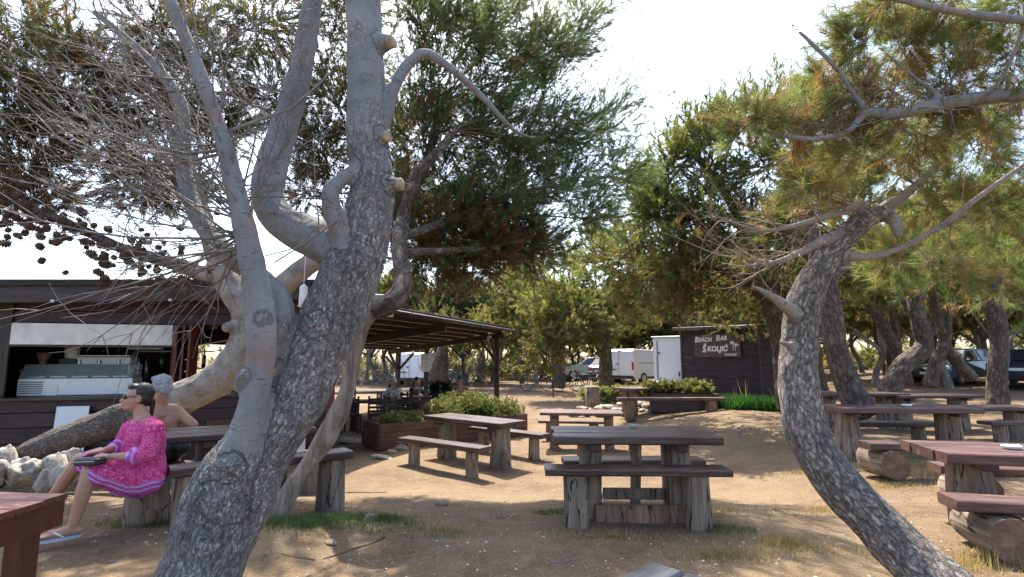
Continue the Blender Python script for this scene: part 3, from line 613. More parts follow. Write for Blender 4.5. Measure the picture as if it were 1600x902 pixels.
# ---- R: the right foreground pine
Rroot = empty('bent_pine_tree', G(1440, 901))
Rm = px_limb([(1560, 1010, 2.85, 150), (1495, 945, 2.95, 120), (1430, 880, 3.1, 96), (1365, 810, 3.25, 84), (1300, 742, 3.4, 76), (1262, 680, 3.5, 70), (1250, 610, 3.55, 65), (1250, 540, 3.6, 62), (1256, 475, 3.6, 58), (1283, 418, 3.6, 48), (1322, 368, 3.6, 42), (1365, 337, 3.6, 36), (1392, 340, 3.55, 26), (1404, 366, 3.5, 19)])
R2 = px_limb([(1250, 500, 3.6, 30), (1236, 486, 3.52, 22), (1210, 466, 3.45, 15), (1178, 448, 3.38, 6)])
R3 = px_limb([(1325, 365, 3.6, 30), (1295, 372, 3.55, 18), (1250, 395, 3.5, 14), (1205, 412, 3.45, 10), (1165, 415, 3.4, 6)])
R4 = px_limb([(1340, 352, 3.6, 30), (1345, 322, 3.6, 22), (1320, 330, 3.5, 14), (1270, 345, 3.4, 11), (1190, 360, 3.3, 8), (1100, 330, 3.2, 5)])
R5 = px_limb([(1300, 395, 3.6, 24), (1370, 400, 3.5, 14), (1460, 360, 3.4, 13), (1540, 300, 3.3, 12), (1640, 230, 3.2, 9)])
R6 = px_limb([(1370, 338, 3.6, 26), (1420, 300, 3.7, 18), (1480, 240, 3.8, 14), (1540, 150, 3.9, 10)])
R7 = px_limb([(1246, 545, 3.56, 18), (1226, 537, 3.5, 10), (1220, 535, 3.49, 9)])
me = trunk_mesh([Rm, R2, R3, R4, R5, R6, R7], .012, .14, lambda co, r, li: np.clip((r - .03) / .05, 0, 1) * 1.3, 3, 15); keep(link('trunk', me, None, M['barkR']), Rroot)
F = Fol(); rR = random.Random(55)
for x, y, D, rad, st_, dry, br in ((1450, 320, 3.9, .32, R6[8][0], .15, .5), (1530, 240, 4.0, .4, R6[12][0], .2, .5), (1560, 340, 4.0, .4, R6[8][0], .15, .45), (1480, 200, 4.0, .3, R6[12][0], .25, .5), (1320, 300, 3.9, .22, R4[8][0], .3, .5), (1400, 260, 3.9, .28, R6[6][0], .25, .6), (1270, 290, 3.7, .2, R4[14][0], .4, .4), (1400, 400, 4.1, .25, R5[6][0], .15, .5), (1480, 420, 4.3, .3, R5[8][0], .15, .4), (1580, 430, 4.3, .35, R5[12][0], .1, .4), (1340, 240, 4.0, .25, R6[6][0], .2, .6)):
    lobe(F, P(x, y, D), rad, st_, rR, int(11 + 26 * rad), 6, 5, .22, .008, .25, dry, br, .2, .85)
twigfan(F, R4[6:24], (-.7, -.2, -.1), 36, rR, (.2, .6), .6, .005, 5); twigfan(F, R3[4:20], (-.8, -.2, .1), 26, rR, (.2, .55), .6, .005, 5); twigfan(F, R5[6:20], (.3, -.3, -.1), 12, rR, (.2, .6), .6, .004, 4)
keep(F.needles('crown', M['needleR'], None, 13, .085, .0032, .8, 5), Rroot); keep(F.wood('branches', M['twigpale'], None), Rroot)
finish_tree(Rroot, 'bent pine with plated bark curving up from the bottom right corner')
# ---- Q: neighbour rooted outside the frame on the right, boughs reaching in
Qroot = empty('overhanging_pine_tree', (4.3, 2.9, gz(4.3, 2.9)))
Qt = catmull([(Vector((4.35, 2.9, -.15)), .2), (Vector((4.2, 3.0, 1.2)), .16), (Vector((4.05, 3.05, 2.4)), .13), (P(1830, 90, 3.05), .1), (P(1800, -120, 3.1), .07)])
Q1 = px_limb([(1830, 120, 3.05, 50), (1700, 145, 3.0, 38), (1600, 147, 3.0, 33), (1480, 160, 3.0, 28), (1400, 178, 3.0, 24), (1352, 178, 3.0, 20), (1325, 205, 3.0, 12), (1270, 218, 2.95, 11), (1210, 208, 2.9, 9), (1135, 190, 2.85, 5)])
Q2 = px_limb([(1355, 180, 3.0, 18), (1335, 148, 3.0, 12), (1305, 105, 2.97, 10), (1265, 65, 2.95, 9), (1236, 38, 2.93, 6)])
Q3 = px_limb([(1800, 20, 3.1, 40), (1700, 40, 2.8, 26), (1600, 32, 2.7, 22), (1500, 20, 2.65, 19), (1400, -2, 2.6, 15), (1330, -20, 2.6, 10)])
Q4 = px_limb([(1600, 40, 2.72, 14), (1585, 80, 2.8, 12), (1560, 130, 2.9, 10), (1530, 150, 2.95, 8)])
Q5 = px_limb([(1480, 160, 3.0, 14), (1440, 130, 2.95, 10), (1380, 80, 2.9, 7), (1330, 40, 2.85, 6), (1290, 30, 2.8, 5)])
me = trunk_mesh([Qt, Q1, Q2, Q3, Q4, Q5], .016, .12, lambda co, r, li: np.clip((r - .05) / .05, 0, 1), 2, 19); keep(link('trunk', me, None, M['barkA']), Qroot)
F = Fol(); rQ = random.Random(66)
for x, y, D, rad, st_, dry, br in ((1350, 70, 3.1, .2, Q5[14][0], .12, .6), (1420, 60, 3.2, .28, Q5[8][0], .25, .6), (1500, 80, 3.3, .3, Q5[4][0], .3, .6), (1580, 90, 3.3, .3, Q4[8][0], .3, .5), (1280, 130, 3.3, .16, Q2[8][0], .15, .6), (1250, 190, 3.1, .15, Q1[36][0], .35, .5), (1310, 160, 3.2, .2, Q2[4][0], .3, .55), (1180, 185, 2.9, .1, Q1[42][0], .3, .6), (1390, 140, 3.2, .24, Q1[24][0], .4, .55), (1470, 130, 3.2, .25, Q1[18][0], .4, .5), (1340, 230, 3.2, .18, Q1[30][0], .45, .5), (1440, 210, 3.3, .25, Q1[20][0], .3, .5), (1540, 190, 3.2, .28, Q1[14][0], .35, .5), (1590, 10, 3.0, .3, Q3[10][0], .2, .5), (1480, 0, 3.0, .28, Q3[16][0], .2, .6), (1390, 5, 2.9, .2, Q3[22][0], .15, .6)):
    lobe(F, P(x, y, D), rad, st_, rQ, int(9 + 26 * rad), 6, 5, .2, .007, .25, dry, br, .2, .85, (-.3, 0, 0))
twigfan(F, Q1[10:44], (-.4, -.2, .2), 60, rQ, (.15, .5), .7, .004, 4)
keep(F.needles('crown', M['needleR'], None, 13, .08, .003, .85, 6), Qroot); keep(F.wood('branches', M['twig'], None), Qroot)
for x, y in ((1341, 54), (1208, 197), (1246, 190), (1355, 130)):
    o = bpy.data.objects.new('pine_cone', cone_me); COL.objects.link(o); o.location = P(x, y, 2.9); o.scale = (.8, .8, .8); o.rotation_euler = (1, y, 0); keep(o, Qroot)
finish_tree(Qroot, 'pine rooted outside the right edge whose grey boughs hang into the upper right')
# ================================================================== the wood behind
M['barkP'] = wood('distant_pine_bark', (.05, .038, .03), (.20, .16, .13), .85, 2, 6, None, .02, .2)
M['barkG'] = wood('grey_dead_bark', (.09, .08, .072), (.30, .27, .24), .85, 2, 6, None, .02, .2)
def crown_of(root, lobes, mat, seed, K=7, nl=.2, nw=.022, tl=.8, rb=.05, tw=None, cl=13, twg=5, tf=4, spread=.5, aim=None):
    F = Fol(); r = random.Random(seed)
    for c, rad, st, dry, br in lobes: lobe(F, c, rad, st, r, cl, twg, tf, tl, rb, .3, dry, br, .35, .75, aim)
    keep(F.needles('crown', mat, None, K, nl, nw, spread, seed), root); keep(F.wood('branches', tw or M['twigbrown'], None), root)
def pxtree(name, label, base, limbs, lobes, mat, seed, bark=None, group=None, **kw):
    """limbs and lobes given as photo pixels with their distance"""
    b = P(*base); root = empty(name, (b.x, b.y, gz(b.x, b.y)))
    me = trunk_mesh([px_limb(l) for l in limbs], .03, .15, None, 2, seed); keep(link('trunk', me, None, bark or M['barkF']), root)
    ends = [P(*l[-1][:3]) for l in limbs]
    crown_of(root, [(P(x, y, D), rad, min(ends, key=lambda e: (e - P(x, y, D)).length), dry, br) for x, y, D, rad, dry, br in lobes], mat, seed, **kw)
    return finish_tree(root, label, group)
# middle group
pxtree('round_pine_tree', 'bushy yellow-green pine standing left of the white van', (945, 600, 24), [[(946, 612, 24, 24), (946, 560, 24, 20), (944, 510, 24, 16), (930, 470, 24, 12)]],
    [(880, 465, 23, 1.5, .05, .7), (930, 440, 24, 1.5, .05, .6), (835, 480, 23, 1.1, .08, .7), (860, 520, 22.5, 1.0, .15, .7), (900, 500, 22, 1.1, .05, .7), (960, 480, 24, 1.2, .1, .4), (930, 520, 23, .9, .1, .5), (855, 550, 22, .7, .4, .75), (985, 500, 25, 1.1, .1, .35), (880, 410, 25, 1.2, .05, .6)], M['needleF'], 101, K=10, nl=.2, nw=.03, cl=28, tl=.7)
pxtree('slim_pine_tree', 'dark-trunked pine with bicycles leaning at its foot', (872, 596, 27), [[(872, 606, 27, 22), (873, 560, 27, 18), (870, 500, 27, 13), (862, 450, 27, 9)]],
    [(800, 470, 29, 1.6, .1, .7), (770, 500, 30, 1.6, .15, .65), (840, 430, 29, 1.5, .05, .6), (810, 530, 28, 1.2, .3, .7), (790, 440, 31, 1.3, .05, .7)], M['needleF'], 102, K=10, nl=.22, nw=.034, cl=26)
pxtree('leaning_forest_pine_tree', 'leaning pine trunk standing behind the pergola notice post', (680, 600, 26), [[(672, 618, 26, 20), (680, 575, 26, 16), (692, 540, 26, 13), (700, 500, 26, 10)]],
    [(720, 510, 27, 1.3, .3, .5), (760, 530, 28, 1.2, .35, .55), (670, 500, 29, 1.2, .2, .5)], M['needleF'], 103, K=8, nl=.22, nw=.03, cl=16)
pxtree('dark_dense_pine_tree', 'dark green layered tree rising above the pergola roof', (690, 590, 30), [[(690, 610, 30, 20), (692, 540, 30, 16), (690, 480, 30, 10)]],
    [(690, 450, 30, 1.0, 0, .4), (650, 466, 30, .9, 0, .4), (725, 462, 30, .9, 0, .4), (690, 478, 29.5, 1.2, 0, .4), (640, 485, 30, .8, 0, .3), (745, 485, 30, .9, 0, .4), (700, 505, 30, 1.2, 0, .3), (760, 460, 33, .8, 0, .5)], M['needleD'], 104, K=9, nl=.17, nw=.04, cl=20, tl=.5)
# tree behind the hut, its crown filling the middle right
pxtree('spreading_pine_tree', 'large spreading pine whose crown arches over the sign hut', (1215, 600, 14), [[(1235, 640, 14, 44), (1225, 540, 14, 40), (1205, 470, 14, 36), (1180, 400, 13.8, 28), (1150, 330, 13.5, 20)], [(1205, 470, 14, 26), (1150, 430, 13, 20), (1080, 400, 12.5, 14), (1040, 380, 12, 9)], [(1180, 400, 13.8, 24), (1220, 330, 13.5, 18), (1240, 250, 13, 12)], [(1150, 330, 13.5, 16), (1110, 270, 13, 13), (1080, 240, 13, 8)]],
    [(1080, 200, 13, .9, .02, .6), (1040, 260, 13, .9, .03, .55), (1140, 190, 13.5, .9, .02, .6), (1200, 160, 13.5, .9, .02, .65), (1110, 280, 12.5, 1.0, .05, .35), (1180, 260, 13, 1.0, .06, .4), (1240, 230, 13, .9, .1, .5), (1030, 330, 12.5, .8, .1, .4), (1060, 400, 12, .9, .35, .35), (1010, 290, 13, .6, .02, .6), (1110, 370, 12, 1.0, .4, .2), (1170, 340, 12.5, .9, .3, .25), (1040, 440, 13, .8, .5, .5), (1110, 450, 13, 1.0, .5, .35), (1180, 440, 13.5, .9, .5, .3), (990, 410, 15, .9, .3, .65), (950, 400, 16, .9, .15, .7), (930, 380, 17, .8, .05, .7), (1250, 330, 13, .9, .2, .3), (1000, 470, 15, .9, .5, .5), (1100, 210, 14, .8, .02, .5), (1290, 170, 13, .8, .05, .6), (1280, 260, 13, .8, .1, .5), (1060, 460, 14, 1.0, .4, .5), (1150, 480, 15, 1.0, .35, .5), (1230, 470, 14.5, .9, .4, .4), (1080, 330, 12.5, .9, .15, .4), (1000, 350, 14, .8, .1, .6), (970, 440, 17, 1.0, .2, .7)], M['needleF'], 105, K=9, nl=.16, nw=.019, cl=26, twg=7, tl=.5, rb=.035)
# right grove
def grove(name, label, limbs, lobes, seed, **kw): return pxtree(name, label, limbs[0][0][:3], limbs, lobes, M['needleF'], seed, None, 'pines of the shaded grove on the right', K=10, nl=.16, nw=.018, cl=24, tl=.55, rb=.03, **kw)
grove('grove_pine_tree', 'grey pine trunk close behind the bent foreground pine', [[(1350, 650, 9, 56), (1325, 600, 9, 44), (1306, 545, 9, 38), (1300, 490, 9, 37), (1288, 430, 9, 36), (1270, 370, 9.2, 28), (1250, 300, 9.5, 18)], [(1290, 440, 9, 26), (1330, 410, 9.3, 20), (1370, 400, 9.8, 12)]],
    [(1260, 340, 9.6, .8, .3, .3), (1330, 360, 10, .8, .2, .35), (1400, 370, 10.5, .9, .2, .35), (1300, 420, 10.5, .6, .3, .25), (1220, 380, 10, .6, .35, .25), (1370, 430, 11, .7, .25, .25)], 111)
grove('grove_pine_tree', 'dark zigzag pine trunk in front of the parked hatchback', [[(1385, 640, 13, 40), (1392, 605, 13, 36), (1412, 570, 13, 33), (1444, 542, 13, 33), (1436, 505, 13, 28), (1432, 470, 13, 27), (1448, 430, 13, 26), (1462, 390, 13, 20)], [(1436, 500, 13, 16), (1410, 470, 13.3, 12), (1370, 440, 13.5, 8)]],
    [(1460, 370, 13, 1.0, .1, .4), (1510, 400, 13.5, 1.0, .15, .3), (1410, 410, 13.5, .9, .2, .3), (1480, 430, 14, .9, .2, .25), (1440, 330, 13, 1.0, .1, .5)], 112)
grove('grove_pine_tree', 'upright dark pine trunk in front of the navy car at right edge', [[(1560, 640, 13, 40), (1558, 590, 13, 34), (1562, 540, 13, 34), (1556, 480, 13, 32), (1560, 420, 13, 28), (1575, 350, 13, 20)], [(1556, 500, 13, 18), (1520, 460, 13.3, 13), (1490, 430, 13.5, 8)]],
    [(1570, 330, 13, 1.1, .1, .5), (1610, 390, 13, 1.1, .15, .3), (1540, 410, 13.5, 1.0, .2, .25), (1590, 440, 14, .9, .2, .25), (1520, 340, 13, 1.0, .1, .5)], 113)
grove('grove_pine_tree', 'forked pine trunk with a sunlit foot between the parked cars', [[(1455, 605, 16, 26), (1460, 570, 16, 22), (1475, 540, 16, 22), (1480, 490, 16, 20), (1490, 450, 16, 18), (1500, 400, 16, 14)], [(1520, 592, 16, 24), (1495, 565, 16, 22), (1478, 540, 16, 20), (1462, 480, 16, 16), (1450, 430, 16, 12)]],
    [(1500, 420, 16, 1.1, .2, .3), (1450, 420, 16, 1.1, .2, .3), (1540, 450, 17, 1.0, .25, .3), (1480, 370, 16, 1.2, .1, .4)], 114)
grove('grove_pine_tree', 'slender pine trunk leaning left beyond the hidden tables', [[(1280, 610, 15, 30), (1272, 560, 15, 26), (1262, 510, 15, 24), (1250, 460, 15, 18)], [(1268, 540, 15, 18), (1285, 500, 15.3, 14), (1310, 470, 15.6, 9)]],
    [(1260, 440, 15, 1.0, .3, .3), (1310, 455, 16, 1.0, .3, .3), (1350, 440, 17, 1.0, .25, .35), (1210, 450, 15.5, .9, .3, .3)], 115)
grove('grove_pine_tree', 'pine with long arching limbs behind the zigzag trunk', [[(1415, 600, 18, 26), (1405, 560, 18, 22), (1385, 520, 18, 20), (1360, 480, 18, 16), (1330, 450, 18, 10)], [(1405, 560, 18, 16), (1395, 500, 18, 14), (1385, 450, 18, 10)]],
    [(1340, 430, 18, 1.2, .2, .4), (1390, 420, 18, 1.2, .2, .4), (1430, 450, 18.5, 1.1, .25, .3), (1370, 380, 18, 1.2, .1, .5)], 116)
# prototypes for the far wood
def proto(seed, H, mat, bark, dry, bright, nl=6):
    r = random.Random(seed); root = empty('forest_pine_tree', (0, 0, 0)); a = r.uniform(0, 6.28); ld = Vector((math.cos(a), math.sin(a), 0))
    p = [(Vector((0, 0, -.2)), .17), (ld * .15 + Vector((0, 0, .7)), .13), (ld * r.uniform(.2, .6) + Vector((0, 0, 1.5)), .12), (ld * r.uniform(-.2, .9) + Vector((0, 0, 2.4)), .10), (ld * r.uniform(0, 1) + Vector((0, 0, H * .62)), .07)]
    limbs = [catmull(p, 4)]
    for k in range(4):
        s = limbs[0][r.randrange(7, 14)]; b = r.uniform(0, 6.28); e = s[0] + Vector((math.cos(b) * 1.3, math.sin(b) * 1.3, r.uniform(.5, 1.5)))
        limbs.append(catmull([(s[0], s[1] * .7), (s[0].lerp(e, .5) + rv(r, .15), s[1] * .5), (e, .03)], 4))
    mb = MB()
    for L in limbs: mb.tube([q for q, _ in L], [w for _, w in L], 7)
    o = mb.build('trunk', bark, root, True); ends = [L[-1][0] for L in limbs]; lob = []
    for k in range(nl):
        b = 6.28 * k / nl + r.uniform(-.4, .4); d = r.uniform(.5, 1.5); c = Vector((math.cos(b) * d, math.sin(b) * d, H * r.uniform(.55, .92)))
        lob.append((c, r.uniform(.8, 1.25), min(ends, key=lambda e: (e - c).length), dry, bright + r.gauss(0, .12)))
    lob.append((Vector((0, 0, H * .9)), 1.0, ends[0], dry * .5, bright))
    crown_of(root, lob, mat, seed, K=9, nl=.28, nw=.045, tl=.8, cl=20, tw=bark)
    return root
protos = [proto(201, 5.6, M['needleF'], M['barkP'], .12, .55), proto(202, 6.4, M['needleF'], M['barkG'], .2, .4), proto(203, 5.0, M['needleF'], M['barkG'], .3, .5, 5), proto(204, 6.8, M['needleD'], M['barkP'], .1, .6), proto(205, 5.4, M['needleF'], M['barkG'], .6, .35, 4)]
spots = []
rf = random.Random(77)
for x0, x1, D0, D1, n, where in ((520, 700, 34, 48, 12, 'grey-trunked pine in the wood behind the pergola'), (700, 860, 33, 46, 9, 'pine in the wood beyond the bicycles'), (860, 1060, 36, 48, 11, 'pine in the wood behind the white van'),
    (1060, 1240, 22, 40, 10, 'pine in the wood behind the sign hut'), (1250, 1640, 21, 27, 9, 'pine of the grove beside the parked cars'), (1250, 1700, 34, 52, 14, 'pine on the slope behind the parked cars'), (1240, 1700, 27, 34, 13, 'pine of the dense row right behind the parked cars'), (1040, 1260, 40, 50, 10, 'pine of the back row beyond the sign hut'), (700, 1040, 46, 56, 12, 'pine of the back row beyond the white van')):
    for k in range(n):
        D = rf.uniform(D0, D1); x = x0 + (x1 - x0) * (k + rf.random()) / n; spots.append(((x - 800) / FPX * D, D, where, k))
ORD = 'leftmost second third fourth fifth sixth seventh eighth ninth tenth eleventh twelfth thirteenth fourteenth'.split()
for k, (X, Y, where, nth) in enumerate(spots):
    p = protos[k % 5]
    o = p if k < 5 else copy_tree(p); s = rf.uniform(.85, 1.2)
    o.location = (X, Y, gz(X, Y)); o.rotation_euler = (0, 0, rf.uniform(0, 6.28)); o.scale = (s, s, s * rf.uniform(.9, 1.1))
    tag(o, where.replace('pine', 'pine, ' + ORD[nth] + (' from the left,' if nth else ' one,')), 'tree', 'far wood: ' + where)
# the closed wood in the far distance
F = Fol(); rw = random.Random(9)
for k in range(190):
    X = -55 + 130 * k / 190 + rw.uniform(-1, 1); Y = 58 + rw.uniform(-6, 8); c = Vector((X, Y, gz(X, Y) + rw.uniform(1.2, 6.5)))
    lobe(F, c, rw.uniform(1.5, 2.3), None, rw, 9, 4, 4, 1.2, .06, .3, .15, .5, .3, .8)
o = F.needles('distant_wood', M['needleF'], None, 4, .55, .12, .6, 9); tag(o, 'distant band of pine wood closing the view', 'wood', kind='stuff')
F = Fol()
for k in range(120):
    D = rw.uniform(36, 52); X = D * (-.36 + 1.45 * k / 120); lobe(F, Vector((X, D, gz(X, D) + .5)), (rw.uniform(1.0, 1.7), 1.1, rw.uniform(.6, 1.2)), None, rw, 9, 4, 4, .6, .04, .5, .2, .6, .3)
o = F.needles('undergrowth', M['needleR'], None, 5, .3, .07, .7, 10); tag(o, 'dry olive undergrowth between the trunks of the far wood', 'undergrowth', kind='stuff')
# bleached brush at the far edge of the clearing
F = Fol(); 
for k in range(70):
    x = 525 + 240 * k / 70; D = 30 + 8 * rw.random(); b = P(x, 560, D); b.z = gz(b.x, b.y)
    twigfan(F, [b], (rw.uniform(-.6, .6), 0, 1), 3, rw, (.8, 2.4), .5, .035, 5, .6)
o = F.wood('bleached_brush', M['twig'], None); tag(o, 'tangle of bleached dead branches at the clearing edge behind the pergola', 'brush', kind='stuff')
# ================================================================== kiosk
KO = Vector((-8.4, 8.4, -.42)); KA = R(18)
kio = empty('bar_kiosk', KO, KA)
def kb(name, mat, u0, u1, v0, v1, z0, z1, parent=None, bev=.006, rot=None):
    """box in kiosk coordinates: u along the front, v into the building, z absolute"""
    return box(name, mat, parent or kio, ((u0 + u1) / 2, (v0 + v1) / 2, (z0 + z1) / 2 + .42), (u1 - u0, v1 - v0, z1 - z0), rot, bev)
zc = .78; H0 = 1.98
for k in range(5):                                        # cladding below the counter, one board each
    z0 = -.40 + k * .236; kb('wall_board', M['wallplank'], -2.2, 5.2, .0 - .004 * (k % 2), .035, z0, z0 + .228)
for u0, u1 in ((-2.2, .40), (2.72, 2.98), (3.85, 5.2)):
    for k in range(6): kb('wall_board', M['wallplank'], u0, u1, .002, .035, zc + k * .2 + .002, zc + k * .2 + .194)
for k in range(3):
    kb('wall_board', M['wallplank'], -2.2, 5.2, .0, .035, H0 + .002 + k * .2, H0 + .194 + k * .2)
kb('corner_post', M['darkz'], .18, .42, -.05, -.006, zc + .04, 2.3); kb('counter_top', M['dark'], .1, 5.0, -.09, .34, zc - .05, zc)
kb('corner_post', M['redz'], 5.22, 5.36, -.04, .10, -.4, 2.3); kb('corner_post', M['darkz'], 3.0 - .05, 3.06, -.045, -.006, zc + .02, 2.0)
kb('back_wall', M['wallplank'], -2.2, 2.1, 2.6, 2.66, -.4, 2.55); kb('back_wall', M['wallplank'], 3.2, 5.2, 2.6, 2.66, -.4, 2.55)
kb('back_wall', M['wallplank'], 2.1, 3.2, 2.6, 2.66, -.4, .95); kb('back_wall', M['wallplank'], 2.1, 3.2, 2.6, 2.66, 1.75, 2.55)
kb('side_wall', M['wallplank'], -2.26, -2.2, .0, 2.66, -.4, 2.5); kb('side_wall', M['wallplank'], 5.16, 5.2, .04, 2.6, -.4, 2.6); kb('inner_floor', M['dark'], -2.2, 5.16, .04, 2.6, -.4, -.34)
tl = math.atan2(.23, 5.0); Rt = Matrix.Rotation(-tl, 3, 'Y')
box('roof', M['felt'], kio, (1.5, 1.2, 2.54 + .42 + .06), (7.9, 3.5, .10), Rt, .01)
box('fascia', M['dark'], kio, (1.5, -.45, 2.41 + .42 + .06), (7.9, .05, .36), Rt, .008)
box('soffit', M['dark'], kio, (1.5, -.2, 2.30 + .42 + .04), (7.8, .46, .03), Rt, .004)
for u in (-.5, 1.1, 2.7, 4.3): box('bracket', M['steel'], kio, (u, -.482, 2.31 + .42 + .045 * (u - 1.5)), (.05, .012, .05), None, .004)
kb('flap', M['offwhite'], .44, 2.68, -.10, -.075, 1.62, 1.965)
kb('flap_frame', M['dark'], .42, 2.70, -.07, -.045, 1.585, 1.615)
for u, a in ((2.76, .35), (2.90, .15), (3.04, -.1)):
    s_ = box('shutter', M['redz'], kio, (u, -.24, .42 + 1.38), (.035, .40, 1.16), Matrix.Rotation(a, 3, 'Z'), .006)
    box('shutter_panel', M['redz'], s_, (u - .02 * math.cos(a), -.24 - .02 * math.sin(a), .42 + 1.38), (.012, .26, .95), Matrix.Rotation(a, 3, 'Z'), .004)
for z in (1.55, 1.1): kb('inner_shelf', M['offwhite'], 3.1, 4.6, 1.3, 1.6, z, z + .025)
kb('inner_shelf', M['steel'], 1.6, 2.9, 1.9, 2.2, 1.53, 1.555); kb('inner_shelf', M['dark'], .3, 2.0, 1.8, 2.3, 1.5, 1.53)
kb('lower_panel', M['offwhite'], 3.3, 4.9, -.12, -.09, -.4, .18); kb('lower_rail', M['rust'], 3.3, 4.9, -.13, -.08, .182, .36)
tag(kio, 'long dark purple-brown wooden bar kiosk with open serving hatch on the left', 'kiosk')
def kthing(name, u, v, z, label, cat): 
    e = empty(name, KO + Matrix.Rotation(KA, 3, 'Z') @ Vector((u, v, z + .42)), KA); tag(e, label, cat); return e
f = kthing('display_fridge', 1.2, .62, zc, 'white glass-topped display fridge on the kiosk counter', 'fridge')
box('body', M['white'], f, (0, 0, .145), (1.62, .5, .28), None, .012); 
for k in range(6): box('grille_slat', M['black'], f, (-.62, -.256, .05 + k * .036), (.32, .012, .014), None, .002)
box('price_card', M['paper'], f, (-.33, -.258, .10), (.16, .006, .19), None, .002); box('price_card', M['paper'], f, (.62, -.258, .15), (.26, .006, .18), None, .002)
m, nt_, bs = newmat('case_glass'); bs.inputs['Base Color'].default_value = (.35, .42, .40, 1); bs.inputs['Roughness'].default_value = .04; bs.inputs['Alpha'].default_value = .35; M['case'] = m
m = MB(); m.prism([(-.24, .29), (.22, .29), (.22, .52), (-.10, .52)], -.80, .80); o = m.build('glass_case', M['case'], f); o.rotation_euler.z = R(90)
for x in (-.8, .78): box('case_end', M['steel'], f, (x, .0, .41), (.015, .46, .02), None, .002)
for k in range(5): box('tray', M['steel'], f, (-.6 + k * .3, .02, .31), (.24, .36, .03), None, .004)
f = kthing('juice_machine', .85, 1.0, 1.1, 'pale juice dispenser jar behind the display fridge', 'dispenser')
MB().tube([(0, 0, .30), (0, 0, .52)], [.10, .12], 14).build('jar', M['offwhite'], f, True); box('lid', M['steel'], f, (0, 0, .535), (.24, .24, .025)); box('base', M['black'], f, (0, 0, .15), (.26, .28, .30))
f = kthing('cone_stand', .52, .8, 1.1, 'tan cone-shaped cup holder at the left of the hatch', 'holder')
MB().tube([(0, 0, .0), (0, 0, .22), (0, 0, .26), (0, 0, .40)], [.05, .05, .06, .11], 14).build('cone', M['logend'], f, True); box('foot', M['black'], f, (0, 0, -.15), (.2, .2, .3))
f = kthing('coffee_machine', 1.32, 1.05, 1.1, 'long white coffee machine behind the fridge glass', 'machine')
box('body', M['white'], f, (0, 0, .26), (.95, .35, .15), None, .02); box('top_rail', M['steel'], f, (0, 0, .35), (.9, .3, .02)); box('base', M['black'], f, (0, 0, .06), (.9, .3, .24))
for k in range(3): MB().tube([(-.3 + .3 * k, -.2, .2), (-.3 + .3 * k, -.2, .27)], .03, 10).build('group_head', M['steel'], f)
for k, (u, z, col) in enumerate(((1.78, 1.28, 'steel'), (1.92, 1.28, 'steel'), (2.05, 1.28, 'glass'))):
    f = kthing('bottle', u, .9, zc + .02, ('first', 'second', 'third')[k] + ' bottle from the left standing past the fridge in the hatch', 'bottle')
    MB().tube([(0, 0, 0), (0, 0, .45), (0, 0, .52), (0, 0, .60)], [.035, .035, .014, .014], 10).build('glass', M[col], f, True); MB().tube([(0, 0, .60), (0, 0, .62)], .016, 8).build('cap', M['black'], f)
for k in range(5):
    f = kthing('hanging_utensil', 2.25 + .07 * k, 1.85, 1.28, ('leftmost', 'second', 'middle', 'fourth', 'rightmost')[k] + ' metal utensil hanging on the rail inside the hatch', 'utensil'); f['group'] = 'utensils on the rail'
    MB().tube([(0, 0, .25), (0, 0, .08)], .006, 6).build('handle', M['steel'], f); MB().ball((0, 0, .04), (.02, .008, .05), None, 8, 6).build('blade', M['steel'], f, True)
kb('inner_shelf', M['dark'], .45, 2.9, 2.2, 2.45, 1.18, 1.205)
nm = 'leftmost second third fourth fifth sixth seventh eighth rightmost'.split(); cols = [plain('bottle_tint', c_, .12, 0, .05, 3, .6) for c_ in ((.03, .12, .05), (.20, .09, .02), (.45, .47, .48), (.02, .03, .04), (.30, .03, .02))]
for k in range(9):
    f = kthing('bottle', .6 + .26 * k, 2.3, 1.206, nm[k] + ' bottle on the back shelf inside the kiosk', 'bottle'); h_ = .28 + .05 * ((k * 7) % 3)
    MB().tube([(0, 0, 0), (0, 0, h_ * .62), (0, 0, h_ * .76), (0, 0, h_)], [.04, .04, .015, .014], 10).build('glass', cols[k % 5], f, True); MB().tube([(0, 0, h_), (0, 0, h_ + .02)], .016, 8).build('cap', M['steel'], f); box('paper_label', M['paper'], f, (0, -.041, h_ * .32), (.045, .004, .08), None, .001)
f = kthing('yellow_box', 2.12, .3, zc, 'small yellow box on the counter end', 'box'); m_y = plain('yellow_card', (.6, .38, .04), .6); box('carton', m_y, f, (0, 0, .06), (.14, .12, .12)); box('lid', m_y, f, (0, 0, .125), (.15, .13, .014))
f = kthing('menu_board', 1.38, -.16, -.4, 'blank white board leaning against the kiosk wall', 'board')
box('panel', M['white'], f, (0, 0, .52), (.44, .02, 1.04), Matrix.Rotation(R(-5), 3, 'X'), .004); box('frame', M['steel'], f, (0, .0, .02), (.46, .03, .03))
f = kthing('strip_light', 1.9, 1.2, 1.585, 'thin pale strip lamp under the hatch shelf', 'lamp'); box('tube', M['white'], f, (0, 0, 0), (.55, .05, .03)); box('holder', M['steel'], f, (0, 0, .025), (.6, .06, .02))
lp = P(474, 462, 6.2); f = empty('hanging_buoy', lp); tag(f, 'pale elongated float hanging beside the big trunk under the kiosk eave', 'float')
MB().tube([(0, 0, -.15), (0, 0, -.13), (0, 0, .1), (0, 0, .13)], [.02, .05, .045, .02], 12).build('body', M['offwhite'], f, True); MB().tube([(0, 0, .13), (0, 0, .5)], .004, 6).build('cord', M['offwhite'], f)
c = G(492, 690); f = empty('white_rack', c, R(20)); tag(f, 'small white barred rack glimpsed beside the bare trunk', 'rack')
for x in (-.16, .16): box('upright', M['white'], f, (x, 0, .38), (.03, .03, .76))
